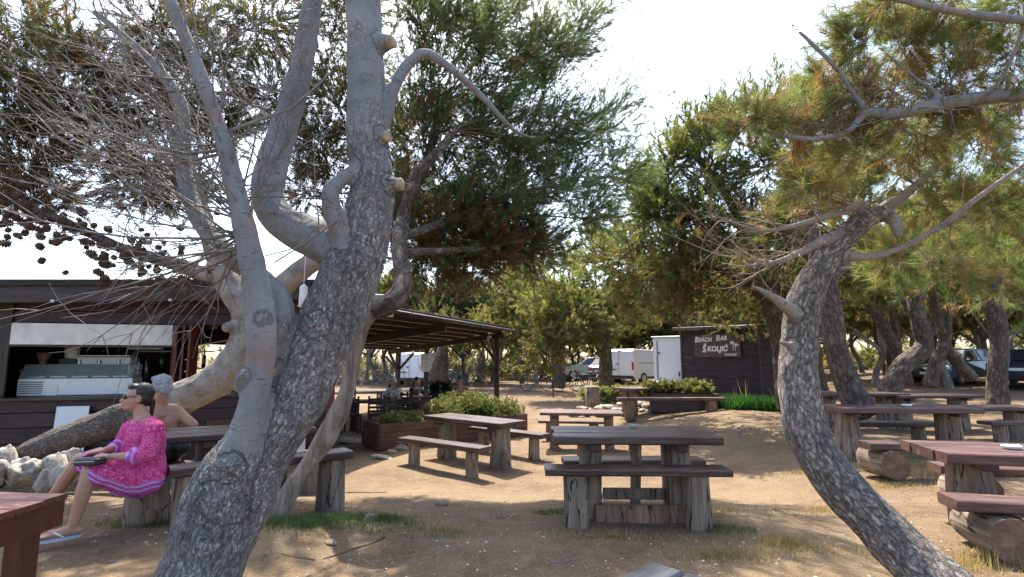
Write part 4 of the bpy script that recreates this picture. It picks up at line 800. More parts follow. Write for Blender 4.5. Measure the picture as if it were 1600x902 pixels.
for k in range(7): box('rung', M['white'], f, (0, 0, .08 + k * .105), (.29, .02, .02))
# metal box behind the trunk, at the pergola end
c = P(600, 478, 8.6); f = empty('junction_box', c, R(18)); tag(f, 'grey metal box fixed beside the big trunk at the eave', 'box'); box('case', M['steel'], f, (-.1, 0, 0), (.5, .12, .36)); box('lid', M['steel'], f, (-.1, -.065, 0), (.46, .012, .32))

# ================================================================== pergola
PO = Vector((-3.4, 10.2, 0)); pd = Vector((.322, .947, 0)); ps = Vector((-.947, .322, 0)); PA = math.atan2(pd.y, pd.x)
perg = empty('pergola', (PO.x, PO.y, -.42), PA)             # local x along the open edge, y to the left
sl = -.125
def pz(s): return 2.47 + .42 + sl * s
Rs = Matrix.Rotation(math.atan(sl), 3, 'X')
for k in range(9):
    s = .1 + k * .55; box('purlin', M['dark'], perg, (4.8, s, pz(s) - .11), (9.7, .07, .13), Rs, .006)
for k in range(16):                                       # roof boards laid across the purlins
    w = 9.9 / 16; box('roof_board', M['dark'], perg, (-.05 + (k + .5) * w, 2.25, pz(2.25) - .025), (w - .006, 4.95, .025), Rs, .003)
box('roof_sheet', M['felt'], perg, (4.88, 2.25, pz(2.25) + .006), (10.0, 5.05, .03), Rs, .004)
box('fascia', M['dark'], perg, (4.88, -.25, pz(-.25) - .06), (10.0, .035, .17), None, .006)
MB().tube([(-.1, -.31, pz(0) - .05), (9.9, -.31, pz(0) - .07)], .045, 8).build('gutter', M['darkz'], perg, True)
MB().tube([(9.85, -.31, pz(0) - .08), (9.8, -.2, pz(0) - .22), (9.45, -.02, pz(0) - .36), (9.4, .0, pz(0) - .6)], .03, 8).build('downpipe', M['darkz'], perg, True)
for t in (.1, 4.6, 9.25): box('beam', M['dark'], perg, (t, 2.2, pz(2.2) - .26), (.12, 4.7, .18), Rs, .008)
for t, s in ((9.25, .12), (9.25, 2.9), (9.25, 4.1), (4.6, 4.1), (.1, 4.1)):
    h = pz(s) - .34; box('post', M['darkz'], perg, (t, s, h / 2 - .1), (.15, .15, h + .2), None, .01)
def brace(t0, s0, z0, t1, s1, z1): 
    a = Vector((t0, s0, z0)); b = Vector((t1, s1, z1)); MB().box((a + b) / 2, (.08, .08, (b - a).length), (b - a).to_track_quat('Z', 'Y').to_matrix(), .006).build('brace', M['darkz'], perg)
brace(9.25, .15, 1.75, 9.25, .75, 2.45); brace(9.25, 4.1, 1.35, 9.25, 3.45, 2.02); brace(9.25, 4.1, 1.35, 9.25, 4.65, 1.9); brace(9.25, 4.1, 1.35, 8.6, 4.1, 2.05); brace(9.2, .12, 1.8, 8.6, .12, 2.5)
tag(perg, 'dark timber pergola with sloping slatted roof behind the planter', 'pergola')
def pw(t, s, z): return PO + pd * t + ps * s + Vector((0, 0, z))
f = empty('notice_sheet', pw(9.15, 2.9, 1.25), PA); tag(f, 'white printed notice hanging on the middle pergola post', 'notice')
box('sheet', M['paper'], f, (-.02, 0, 0), (.012, .34, .66), None, .002)
m_ink = plain('faint_ink', (.32, .36, .42), .8)
for k in range(8): box('text_line', m_ink, f, (-.029, 0, .26 - k * .073), (.004, .26, .018), None, .001)
f = empty('pergola_lamp', pw(9.1, .35, 2.12), PA); tag(f, 'small white box lamp under the pergola corner', 'lamp'); box('case', M['white'], f, (0, 0, 0), (.12, .12, .16)); box('bracket', M['steel'], f, (.07, 0, .05), (.04, .05, .05))

# ================================================================== sign hut
HA = Vector((5.84, 18.5, -.12)); HB = Vector((7.46, 16.0, -.12)); hd = (HB - HA); HL = hd.length; HR = math.atan2(hd.y, hd.x)
hut = empty('sign_hut', HA, HR)        # local x along the front, y into the hut
nb = 11; hb = 2.46 / nb
for k in range(nb): box('front_board', M['hut'], hut, (HL / 2, .015 + .003 * (k % 2), hb * (k + .5)), (HL, .03, hb - .006), None, .004)
for k in range(nb): box('side_board', M['hut'], hut, (HL - .015, 1.13, hb * (k + .5)), (.03, 2.2, hb - .006), None, .004); box('side_board', M['hut'], hut, (.015, 1.13, hb * (k + .5)), (.03, 2.2, hb - .006), None, .004)
box('back_wall', M['hut'], hut, (HL / 2, 2.25, 1.23), (HL, .03, 2.46)); 
for x in (.04, HL - .04): box('corner_trim', M['darkz'], hut, (x, -.012, 1.24), (.09, .02, 2.5))
box('roof', M['felt'], hut, (HL / 2, 1.1, 2.53), (HL + .3, 2.6, .06), Matrix.Rotation(R(1), 3, 'Y'), .01); box('eave_strip', M['dark'], hut, (HL / 2, -.21, 2.50), (HL + .3, .03, .10), Matrix.Rotation(R(1), 3, 'Y'))
box('plinth', M['felt'], hut, (HL / 2, 1.1, -.06), (HL, 2.2, .2))
tag(hut, 'dark purple flat-roofed hut carrying the painted bar sign', 'hut')
sg = empty('bar_sign', HA + Matrix.Rotation(HR, 3, 'Z') @ Vector((HL * .2, -.03, 1.56)), HR); tag(sg, 'brown board sign lettered BEACH BAR in white on the dark hut', 'sign')
SWd = HL * .58
for k in range(4): box('board', M['signwood'], sg, (SWd / 2, 0, .09 + k * .185), (SWd, .025, .182), None, .003)
m_pt = plain('white_sign_paint', (.8, .76, .72), .6, 0, .03)
def lettering(txt, x, z, size, shear=.15, bold=.0, rot=0):
    cu = bpy.data.curves.new('lettering', 'FONT'); cu.body = txt; cu.size = size; cu.shear = shear; cu.offset = bold; cu.extrude = .003; cu.space_character = 1.02
    o = bpy.data.objects.new('lettering', cu); COL.objects.link(o); dg = bpy.context.evaluated_depsgraph_get(); me = bpy.data.meshes.new_from_object(o.evaluated_get(dg)); bpy.data.objects.remove(o)
    o = link('lettering', me, sg, m_pt); o.rotation_euler = (R(90), R(rot), 0); o.location = (x, -.018, z); return o
lettering('B', .04, .50, .25, .2, .006); lettering('EACH', .20, .51, .19, .2, .006); lettering('B', .86, .53, .25, .2, .006); lettering('AR', 1.02, .54, .19, .2, .006)
lettering('Š', .32, .17, .30, .2, .009); lettering('KOLJIĆ', .51, .19, .235, .2, .008); lettering('SINCE 2007', 1.16, .05, .085, .15, .002)
for px_, pz_, h in ((1.47, .20, .24), (1.55, .20, .17)):
    m = MB(); m.tube([(0, -.018, 0), (.01, -.018, h * .5), (.03 if px_ > 1.5 else -.02, -.018, h)], [.014, .011, .008], 6)
    tx = .03 if px_ > 1.5 else -.02
    for k in range(7): a = R(-30 + 40 * k); m.tube([(tx, -.018, h), (tx + .06 * math.cos(a), -.018, h + .05 * math.sin(a) + .012), (tx + .10 * math.cos(a), -.018, h + .065 * math.sin(a) - .01)], [.012, .014, .003], 5)
    o = m.build('painted_palm', m_pt, sg); o.location = (px_, 0, pz_)
wc = empty('white_cabin', (5.62, 19.4, -.15), R(-40)); tag(wc, 'white storage cabin with narrow door left of the sign hut', 'cabin')
box('body', M['white'], wc, (.2, .8, 1.15), (1.5, 1.5, 2.3)); d_ = box('door', M['white'], wc, (.1, .035, 1.1), (.9, .03, 2.1)); box('frame', M['steel'], wc, (-.4, .03, 1.1), (.05, .04, 2.2)); box('handle', M['black'], d_, (.42, .01, 1.0), (.04, .03, .16)); box('hinge', M['black'], d_, (-.32, .01, 1.75), (.1, .03, .05)); box('roof', M['steel'], wc, (.2, .8, 2.33), (1.6, 1.6, .05))

# ================================================================== planter and shrubs
def shrub(name, lobes, mat, label, seed, K=8, nl=.05, nw=.012, tl=.16, cl=30, cat='shrub', up=.6, twg=6, tf=4, dry=.05, bright=.5, shell=.5):
    F = Fol(); r = random.Random(seed); c0 = Vector(lobes[0][0]); root = empty(name, (c0.x, c0.y, c0.z - .2))
    for c, rad in lobes: lobe(F, c, rad, None, r, cl, twg, tf, tl, .01, up, dry, bright, shell)
    keep(F.needles('foliage', mat, None, K, nl, nw, .8, seed), root); F.tw = F.tw[::5]; o_ = F.wood('stems', M['twigbrown'], None); o_['kind'] = 'stuff'; keep(o_, root); tag(root, label, cat); return root
pa = Vector((-2.63, 10.8, -.42)); pb = Vector((.36, 12.9, -.42)); pv = pb - pa; PLn = pv.length; pr = math.atan2(pv.y, pv.x)
pl = empty('wooden_planter', pa, pr); tag(pl, 'long rust-brown wooden planter box full of shrubs behind the tables', 'planter')
for k in range(3):
    z = .09 + k * .175; box('front_board', M['rust'], pl, (PLn / 2, 0, z), (PLn, .04, .17)); box('back_board', M['rust'], pl, (PLn / 2, .95, z), (PLn, .04, .17))
    box('end_board', M['rust'], pl, (.0, .475, z), (.04, .905, .17)); box('end_board', M['rust'], pl, (PLn, .475, z), (.04, .905, .17))
box('soil', M['twigbrown'], pl, (PLn / 2, .475, .42), (PLn - .05, .9, .1)); 
def plw(x, y, z): return pa + Matrix.Rotation(pr, 3, 'Z') @ Vector((x, y, z))
shrub('low_shrub', [(plw(.35 + .3 * k, .25 + .25 * (k % 2), .55), (.34, .3, .12)) for k in range(5)], M['sage'], 'low sage-green cushion shrub at the left end of the planter', 301, K=7, nl=.034, nw=.014, tl=.06, cl=80, up=.2, bright=.5, shell=.8, twg=5, tf=3)
shrub('mounded_shrub', [(plw(1.55 + .38 * k, .3 + .25 * (k % 2), .62 + .12 * math.sin(k * .9)), (.44, .42, .34)) for k in range(6)], M['sage'], 'mounded grey-green shrub filling the right of the planter', 302, K=7, nl=.034, nw=.015, tl=.05, cl=170, up=.1, bright=.62, shell=.8, twg=6, tf=3)
shrub('bright_herb', [(plw(2.2, .05, .56), (.22, .12, .14)), (plw(2.5, .03, .55), (.18, .1, .1))], M['ivy'], 'bright yellow-green herb at the planter front edge', 303, bright=.8, nw=.02)
q = G(1165, 628); 
L = [ground_pts(2600, 6.9, 15.3, 1.35, .6, r0, HR), ground_pts(900, 6.5, 15.3, .5, .5, r0), ground_pts(900, 7.6, 14.6, .6, .5, r0)]
blades('green_ground_cover', np.concatenate(L), .34, .045, M['ivy'], 'lush green leafy ground cover in front of the sign hut', .9, (.1, .8), 31, 'ground cover')
blades('iris_leaves', np.concatenate([ground_pts(10, 6.55, 15.5, .2, .1, r0), ground_pts(10, 7.5, 15.3, .25, .1, r0)]), .75, .035, M['sage'], 'few tall pale sword leaves rising at the hut front', .5, (.4, .8), 32, 'leaves')
db = empty('dark_planter', (4.75, 15.9, gz(4.75, 15.9)), R(-12)); tag(db, 'low dark planter box with shrubs left of the sign hut', 'planter')
for y in (0, .7): box('long_board', M['dark'], db, (.3, y, .27), (1.9, .04, .54))
for x in (-.65, 1.25): box('end_board', M['dark'], db, (x, .35, .27), (.04, .66, .54))
box('soil', M['twigbrown'], db, (.3, .35, .42), (1.85, .66, .1))
shrub('sage_bush', [((4.5, 16.2, .5), (.28, .25, .18)), ((4.25, 16.3, .45), (.24, .22, .14)), ((4.85, 16.1, .48), (.26, .22, .16))], M['sage'], 'olive and reddish shrub in the dark planter beside the van', 304, nl=.07, nw=.02, dry=.35)
shrub('silver_bush', [((5.35, 16.0, .5), (.3, .25, .2)), ((5.65, 15.9, .45), (.22, .22, .15))], M['sage'], 'silvery blue-green shrub at the right of the dark planter', 305, nl=.07, nw=.02, bright=.7)
bx = empty('cool_box', P(1028, 600, 19.0) * 1, 0); bx.location.z = gz(bx.location.x, bx.location.y); tag(bx, 'blue and white cool box beside the dark planter', 'cool box')
m_bl = plain('blue_plastic', (.03, .30, .55), .4); box('body', m_bl, bx, (0, 0, .28), (.3, .35, .56)); box('lid', M['white'], bx, (0, 0, .62), (.33, .38, .12))

# ---- stones
def rock_mesh(seed, sub=3, rough=.34):
    bm = bmesh.new(); bmesh.ops.create_icosphere(bm, subdivisions=sub, radius=1); me = bpy.data.meshes.new('rock'); bm.to_mesh(me); bm.free(); co = getco(me)
    n = fbm(co * 1.1 + seed * 7.7, 3, seed) * rough + fbm(co * 3.3 + seed, 2, seed + 5) * rough * .3; co = co * (1 + n)[:, None]
    r = np.random.default_rng(seed)
    for _ in range(6):                                        # flat broken faces
        d = r.normal(size=3); d /= np.linalg.norm(d); h = co @ d; k = .62; co = co - np.outer(np.clip(h - k, 0, None) * .85, d)
    setco(me, co); smooth(me, True); return me
big = [rock_mesh(40 + k, 4) for k in range(5)]; small = [rock_mesh(60 + k, 2) for k in range(6)]
for m_ in big: m_.materials.append(M['rock'])
for k, m_ in enumerate(small): m_.materials.append(M['rock'] if k % 2 else M['rockwarm'])
def rock(me, c, s, rz, label, group=None, name='rock'):
    o = bpy.data.objects.new(name, me); COL.objects.link(o); o.location = c; o.scale = s; o.rotation_euler = (math.sin(rz) * .2, math.cos(rz) * .15, rz); tag(o, label, 'rock', group); return o
for k, (x, y, D, w, h, lab) in enumerate(((36, 734, 6.2, 84, 56, 'largest pale rock with rounded top left of the seated woman'), (86, 728, 6.4, 60, 36, 'pale rock lying right beside the largest one'), (108, 724, 6.6, 46, 24, 'flat pale rock lying against the lying trunk'), (-14, 742, 6.0, 50, 50, 'pale rock cut by the left edge of the picture'), (67, 748, 5.9, 24, 18, 'small pale stone in front of the largest rock'), (274, 736, 6.3, 42, 28, 'pale rock under the table of the bare-chested man'), (8, 720, 6.7, 50, 24, 'low rock behind the largest one'), (100, 742, 6.2, 50, 26, 'ochre rock at the foot of the heap'))):
    c = P(x, y, D); s = D / FPX; zg = gz(c.x, c.y); zs = max(h * s * .5, (c.z - zg) * .55); rock(big[k % 5], (c.x, c.y, c.z - .02), (max(w * s * .36, zs * .8), max(w * s * .33, zs * .7), zs), k * 1.3 + .4, lab)
for k, (x, y, w, h, lab) in enumerate(((628, 702, 30, 12, 'flat pale stone at the left planter foot'), (648, 698, 26, 16, 'grey stone against the planter front'), (612, 708, 22, 8, 'thin slab lying in front of the planter'), (600, 716, 36, 7, 'broad flat slab on the sandy path'), (690, 790, 26, 14, 'knobbly stone at the end of the green grass patch'), (585, 812, 40, 10, 'flat stone sunk in the green grass patch'), (520, 850, 24, 10, 'pale stone below the green grass patch'), (418, 868, 14, 9, 'small grey stone right of the big trunk foot'), (548, 690, 50, 8, 'wide flat slab by the kiosk corner'))):
    c = G(x, y); s = c.y / FPX; rock(small[k % 6], (c.x, c.y, c.z + h * s * .2), (w * s * .5, w * s * .4, h * s * .5), k * 2.1, lab)
sb = empty('stone_border', G(940, 645)); tag(sb, 'low ring of heaped limestone pieces behind the middle tables', 'stone border')
rs_ = random.Random(12)
for k in range(64):
    x = 890 + 150 * rs_.random(); b = P(x, 600, 17 + rs_.uniform(-.4, .5)); s = rs_.uniform(.09, .22); o = bpy.data.objects.new('stone', small[k % 6]); COL.objects.link(o); o.location = (b.x, b.y, gz(b.x, b.y) + rs_.uniform(.03, .34) * (1 - abs(x - 950) / 130)); o.scale = (s, s * .8, s * .55); o.rotation_euler = (rs_.uniform(-.3, .3), rs_.uniform(-.3, .3), rs_.uniform(0, 6)); keep(o, sb)
shrub('yellow_green_shrub', [(Vector(P(925 + 24 * k, 615, 18.3)) + Vector((0, 0, -.05)), (.42, .3, .26)) for k in range(4)], M['sage'], 'yellow-green shrubs growing inside the stone ring', 306, nl=.09, nw=.022, bright=.75)
st_ = empty('cut_stump', P(926, 640, 17.6)); st_.location.z = gz(*st_.location[:2]); tag(st_, 'pale sawn stump standing in the stone ring', 'stump')
MB().tube([(0, 0, -.1), (0, 0, .4), (0, 0, .86)], [.26, .24, .25], 14).build('trunk', M['log'], st_, True); MB().tube([(0, 0, .86), (0, 0, .875)], [.24, .23], 14).build('sawn_top', M['cutwood'], st_)
po = empty('thin_pole', P(864, 610, 24)); po.location.z = gz(*po.location[:2]); tag(po, 'thin dark pole with a small plate beside the path', 'pole'); MB().tube([(0, 0, -.1), (0, 0, 1.9)], .03, 8).build('shaft', M['darkz'], po); box('plate', M['darkz'], po, (0, -.04, 1.85), (.3, .03, .12))
# ================================================================== tables and benches
def solid_log(name, mat, parent, p0, p1, r0, r1, endmat=None, n=16, seed=0, flat=0.0):
    """log with uneven girth; grain along its own z; ends capped by a sawn face"""
    p0 = Vector(p0); p1 = Vector(p1); L = (p1 - p0).length; r = random.Random(seed + int(L * 1000)); m = MB(); ph = [r.uniform(0, 6.28) for _ in range(3)]; rings = 7
    for i in range(rings):
        t = i / (rings - 1); R0 = r0 + (r1 - r0) * t
        for k in range(n):
            a = 6.2832 * k / n; q = R0 * (1 + .05 * math.sin(2 * a + ph[0]) + .04 * math.sin(3 * a + ph[1] + t * 2) + .03 * math.sin(t * 5 + ph[2]))
            if 0 < i < rings - 1 and k in (3, 4): q *= .93
            y = q * math.sin(a); 
            if flat and y < -R0 * (1 - flat): y = -R0 * (1 - flat)
            m.v.append((q * math.cos(a), y, L * t))
    for i in range(rings - 1):
        for k in range(n): a = i * n + k; b = i * n + (k + 1) % n; m.f.append((a, b, b + n, a + n))
    m.f.append(tuple(range(n - 1, -1, -1))); o = m.build(name, mat, parent, True)
    o.location = p0; o.rotation_euler = (p1 - p0).to_track_quat('Z', 'Y').to_euler()
    e = MB(); e.add([(v[0] * .985, v[1] * .985, L + .001) for v in m.v[-n:]] + [(v[0], v[1], L - .01) for v in m.v[-n:]], [tuple(range(n))] + [(k + n, (k + 1) % n + n, (k + 1) % n, k) for k in range(n)])
    e2 = e.build('sawn_end', endmat or M['logend'], o)
    return o
def plank(name, mat, parent, c, size, rz=0.0, seed=0, bev=.010):
    """plank with slightly uneven long edges"""
    r = random.Random(seed); L, Wd, T = size; n = 7; m = MB(); vs = []; fs = []
    for i in range(n + 1):
        x = -L / 2 + L * i / n; a = Wd / 2 + r.uniform(-1, 1) * .006; b = Wd / 2 + r.uniform(-1, 1) * .006; z = r.uniform(-1, 1) * .002; t = T / 2; e = bev
        if i in (0, n): x += r.uniform(-.006, .006)
        vs += [(x, -a + e, -t), (x, -a, -t + e), (x, -a, t - e + z), (x, -a + e, t + z), (x, b - e, t + z), (x, b, t - e + z), (x, b, -t + e), (x, b - e, -t)]
    for i in range(n):
        for k in range(8): a = i * 8 + k; b = i * 8 + (k + 1) % 8; fs.append((a, a + 8, b + 8, b))
    fs += [tuple(range(8)), tuple(range(n * 8 + 7, n * 8 - 1, -1))]
    o = m.add(vs, fs).build(name, mat, parent); o.location = c; o.rotation_euler.z = rz; return o
def table(c, rz, label, L=1.7, Wd=.72, H=.75, planks=3, th=.07, legs='slab', top=None, leg=None, seed=0, inset=.3, group=None, strut=False, name='picnic_table'):
    z = gz(c[0], c[1]); root = empty(name, (c[0], c[1], z), rz); top = top or M['darktop']; leg = leg or M['log']; w = Wd / planks
    for k in range(planks): plank('plank', top, root, (random.Random(seed + k).uniform(-.012, .012), -Wd / 2 + w * (k + .5), H - th / 2), (L, w - .006, th), 0, seed * 7 + k)
    for sx in (-1, 1):
        x = sx * (L / 2 - inset)
        if legs == 'slab':
            for y, wd in ((-.15, .125), (.15, .11)):
                o = solid_log('leg', leg, root, (x + sx * .02, y, -.12), (x, y, H - th), wd, wd * .9, None, 14, seed + int(x * 10) + int(y * 10), .35)
            box('cross_bearer', M['dark'], root, (x, 0, H - th - .035), (.10, Wd - .1, .066))
        else:
            solid_log('leg', leg, root, (x, 0, -.12), (x, 0, H - th), .19, .16, None, 16, seed + int(x * 10))
            box('cross_bearer', M['dark'], root, (x, 0, H - th - .03), (.12, Wd - .1, .056))
    if strut:
        MB().box((0.02, -.06, .36), (.09, .05, .68), Matrix.Rotation(R(3), 3, 'Y'), .006).build('strut', M['log'], root); box('stretcher', M['log'], root, (0, -.07, .19), (L - 2 * inset - .2, .05, .1)); box('ground_board', M['logred'], root, (.0, -.32, .07), (L - 2 * inset + .02, .05, .17))
    tag(root, label, 'table', group); return root
def bench(c, rz, label, L=1.6, Wd=.27, H=.46, th=.06, mat=None, leg=None, seed=0, inset=.27, lr=.11, lying=False, group=None):
    z = gz(c[0], c[1]); root = empty('log_bench', (c[0], c[1], z), rz); plank('seat', mat or M['darktop'], root, (0, 0, H - th / 2), (L, Wd, th), 0, seed + 3)
    for sx in (-1, 1):
        x = sx * (L / 2 - inset)
        if lying: solid_log('leg', leg or M['log'], root, (x, .33, (H - th) * .48), (x, -.20, (H - th) * .48), (H - th) * .52, (H - th) * .52, None, 18, seed + sx)
        else: solid_log('leg', leg or M['log'], root, (x, 0, -.12), (x, 0, H - th), lr, lr * .93, None, 14, seed + sx * 3)
    tag(root, label, 'bench', group); return root
# front centre set
table((1.14, 5.22), R(-1), 'nearest worn dark picnic table in the centre on thick split-log legs', 1.5, .76, .75, 3, .075, 'slab', seed=1, strut=True, inset=.36)
bench((1.07, 4.76), R(-1.5), 'log bench on the near side of the nearest centre table', 1.58, .26, .50, .055, seed=2, leg=M['log'])
bench((1.30, 5.95), R(1), 'log bench on the far side of the nearest centre table', 1.5, .28, .46, .06, seed=3, leg=M['logred'])
ct = empty('carton_marker', (1.12 - .42, 4.98, gz(.7, 4.98)), 0); tag(ct, 'small printed white card on the left leg of the nearest table', 'card'); ct.location = (.80, 5.0, .16); box('card', M['paper'], ct, (0, 0, 0), (.045, .006, .085), None, .001); box('print', M['black'], ct, (0, -.004, 0), (.03, .003, .05), None, .001)
# second set, left of centre
table((-.70, 9.75), R(-41), 'dark picnic table standing before the planter', 1.95, .66, .76, 2, .09, 'log', seed=4, inset=.3)
bench((-1.14, 8.92), R(-37), 'log bench on the near side of the table before the planter', 1.85, .30, .46, .08, seed=5)
bench((-.08, 10.4), R(-40), 'log bench between that table and the planter', 1.8, .30, .46, .08, seed=6)
# third and fourth sets behind
table((1.42, 11.15), R(-7), 'reddish picnic table just behind the nearest one', 1.65, .75, .75, 3, .06, 'slab', M['maroon'], M['logred'], 7)
bench((1.8, 10.2), R(-4), 'pale-topped bench on the near side of the reddish table', 1.5, .3, .45, .06, M['maroon'], M['logred'], 8)
bench((1.35, 12.2), R(-8), 'bench on the far side of the reddish table', 1.5, .3, .45, .06, M['maroon'], M['logred'], 9)
table((4.2, 16.6), R(38), 'far reddish table beside the stone ring', 2.4, .8, .76, 3, .07, 'slab', M['maroon'], M['logred'], 10)
bench((4.45, 15.2), R(1), 'long three-metre bench in front of the far reddish table', 3.0, .32, .50, .08, M['maroon'], M['logred'], 11, .35, .16)
# right sets
table((6.05, 8.55), R(-3), 'maroon table on fat round logs behind the bent pine', 2.1, .75, .76, 3, .08, 'log', M['maroon'], M['log'], 12, .28)
bench((5.5, 7.2), R(-2), 'maroon bench on lying logs nearer than the maroon table', 1.7, .3, .44, .09, M['maroon'], M['log'], 13, .26, lying=True)
bench((6.4, 9.4), R(-3), 'dark bench beyond the maroon table', 1.7, .3, .44, .08, M['dark'], M['log'], 14)
tr = R(-14); u_ = Vector((math.cos(tr), math.sin(tr), 0)); v_ = Vector((-math.sin(tr), math.cos(tr), 0)); c6 = Vector((3.72, 4.72, 0)) + u_ * .95 + v_ * .40
T6 = table(c6[:2], tr, 'sunlit maroon plank table cut by the right edge', 1.9, .80, .70, 4, .09, 'log', M['maroon'], M['log'], 15, .36)
cb = Vector((3.45, 4.40, 0)) + u_ * .9; bench(cb[:2], tr, 'sunlit maroon bench on lying logs cut by the right edge', 1.8, .28, .43, .085, M['maroon'], M['log'], 16, .34, lying=True)
cb = c6 + v_ * .85 + u_ * .4; bench(cb[:2], tr, 'maroon bench on the far side of the sunlit table', 1.8, .28, .43, .085, M['maroon'], M['log'], 17, .34, lying=True)
at = c6 - u_ * .25 - v_ * .02; f = empty('ashtray', (at.x, at.y, gz(*c6[:2]) + .704)); tag(f, 'white round ashtray on the sunlit maroon table', 'ashtray')
MB().tube([(0, 0, 0), (0, 0, .022), (0, 0, .03), (0, 0, .028), (0, 0, .010)], [.06, .075, .075, .062, .05], 20).build('dish', M['white'], f, True); MB().tube([(.05, 0, .03), (.085, .02, .036)], .005, 6).build('cigarette_rest', M['white'], f)
f = empty('ashtray', (6.15, 8.45, gz(6.05, 8.55) + .764)); tag(f, 'small pale dish on the table behind the bent pine', 'ashtray'); MB().tube([(0, 0, 0), (0, 0, .03), (0, 0, .032), (0, 0, .01)], [.06, .075, .06, .05], 16).build('dish', M['white'], f, True); box('rest', M['white'], f, (.07, 0, .03), (.03, .012, .012))
f = empty('ashtray', (1.22, 5.45, gz(1.18, 5.22) + .754)); tag(f, 'clear glass ashtray on the nearest centre table', 'ashtray'); MB().tube([(0, 0, 0), (0, 0, .03), (0, 0, .032), (0, 0, .01)], [.05, .06, .05, .04], 12).build('dish', M['case'], f, True); box('rest', M['case'], f, (.055, 0, .03), (.02, .012, .012))
# shaded sets under the grove
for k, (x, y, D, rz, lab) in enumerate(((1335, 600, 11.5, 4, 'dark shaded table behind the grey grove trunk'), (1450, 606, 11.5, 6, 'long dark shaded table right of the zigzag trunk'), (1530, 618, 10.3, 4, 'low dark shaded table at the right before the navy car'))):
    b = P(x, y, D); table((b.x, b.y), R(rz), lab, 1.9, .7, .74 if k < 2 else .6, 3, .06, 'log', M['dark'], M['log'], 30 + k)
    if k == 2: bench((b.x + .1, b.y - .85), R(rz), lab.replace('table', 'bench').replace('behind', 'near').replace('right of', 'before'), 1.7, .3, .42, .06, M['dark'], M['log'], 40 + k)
# own table at the bottom edge: dark planks seen end-on
nr = empty('near_table', (.235, 1.29, gz(.235, 1.29)), R(45)); tag(nr, 'black-stained table corner of two planks at the bottom edge', 'table')
M['ink'] = wood('black_glossy_planks', (.012, .013, .015), (.05, .055, .062), .3, 0, 10, (.09, .10, .11), .002)
for k in range(4): plank('plank', M['ink'], nr, (0, .19 - k * .128, .75 - .02), (1.12 - .012 * (k % 2), .12, .04), 0, 70 + k)
for x in (-.4, .35):
    for y in (-.15, .15): box('leg', M['ink'], nr, (x, y, .34), (.06, .06, .68))
# red-brown table at the left edge
lr_ = empty('red_table', (-2.86, 2.12, gz(-2.86, 2.12)), R(-3)); tag(lr_, 'red-brown slatted table with bowed edge at the left border', 'table')
for k in range(8):
    y = .55 - k * .142; e = .62 + .07 * math.cos((k - 3.5) / 4.2); plank('slat', M['red'], lr_, ((e - .7) / 2, y, .735), (e + .7, .136, .028), 0, 80 + k, .005)
m = MB(); 
for k in range(9):
    y0 = .60 - k * .14; 
cv = [(.62 + .07 * math.cos((k - 3.5) / 4.2) - .02, .62 - k * .1425) for k in range(9)]
for k in range(8):
    (x0, y0), (x1, y1) = cv[k], cv[k + 1]; m.add([(x0, y0, .60), (x1, y1, .60), (x1, y1, .718), (x0, y0, .718), (x0 - .035, y0, .60), (x1 - .035, y1, .60), (x1 - .035, y1, .718), (x0 - .035, y0, .718)], [(0, 3, 2, 1), (4, 5, 6, 7), (3, 7, 6, 2), (0, 1, 5, 4), (0, 4, 7, 3), (1, 2, 6, 5)])
m.build('apron', M['redz'], lr_)
for x, y in ((.57, .50), (.60, -.02), (.57, -.45), (-.5, .5), (-.5, -.45)): box('leg', M['redz'], lr_, (x, y, .30), (.085, .10, .63))
# the man's table and bench behind the big trunk
mt = table((-2.74, 5.54), R(32), 'dark slatted table the bare-chested man leans on', 1.3, .75, .75, 4, .06, 'slab', M['dark'], M['darkz'], 90, .35)
bench((-2.22, 4.98), R(36), 'log bench half hidden by the big leaning trunk', 1.5, .28, .50, .07, M['dark'], M['log'], 91, .16, .13)
bench((-2.98, 6.28), R(32), 'dark bench the bare-chested man sits on', 1.7, .30, .45, .06, M['dark'], M['log'], 92, .2, .11)
q = G(212, 822); su = empty('log_stool', (q.x, q.y + .12, q.z)); tag(su, 'upright log stump the woman in pink sits on', 'stool')
solid_log('trunk', M['log'], su, (0, 0, -.06), (0, 0, .42), .17, .165, None, 18, 95)
MB().ball((.13, -.13, .08), (.05, .04, .06), None, 10, 8).build('branch_knot', M['logend'], su, True)
# tables under the pergola
def slat_chair(c, rz, label):
    root = empty('slatted_chair', (c[0], c[1], gz(*c)), rz)
    box('seat', M['dark'], root, (0, 0, .44), (.44, .44, .035))
    for x in (-.19, .19):
        for y in (-.19, .19): box('leg', M['dark'], root, (x, y, .21), (.045, .045, .42))
        box('back_post', M['dark'], root, (x, .2, .68), (.045, .04, .46))
    for k in range(4): box('slat', M['dark'], root, (0, .2, .54 + k * .095), (.335, .022, .055))
    tag(root, label, 'chair', 'slatted chairs under the pergola'); return root
for k, (x, y, D, rz, L_, lab) in enumerate(((605, 622, 14.2, 6, 2.2, 'dark table under the pergola nearest the planter'), (705, 615, 15.6, 4, 1.9, 'brown table under the pergola with drinks on it'), (560, 612, 17.5, 8, 2.4, 'far dark table under the pergola by the bare trunk'))):
    b = P(x, y, D); table((b.x, b.y), R(rz), lab, L_, .8, .75, 4, .05, 'slab', M['darktop'], M['rust'] if k == 1 else M['darkz'], 100 + k)
    for j in range(3 if k == 0 else 2):
        slat_chair((b.x - .7 + .65 * j, b.y - .75), R(180 + rz), ('left', 'right' if k else 'middle', 'right')[j] + ' slatted chair at the near side of the ' + ('planter-side', 'drinks', 'far')[k] + ' pergola table')
def px_ground(x, D): X = (x - 800) / FPX * D; return X, D, gz(X, D)
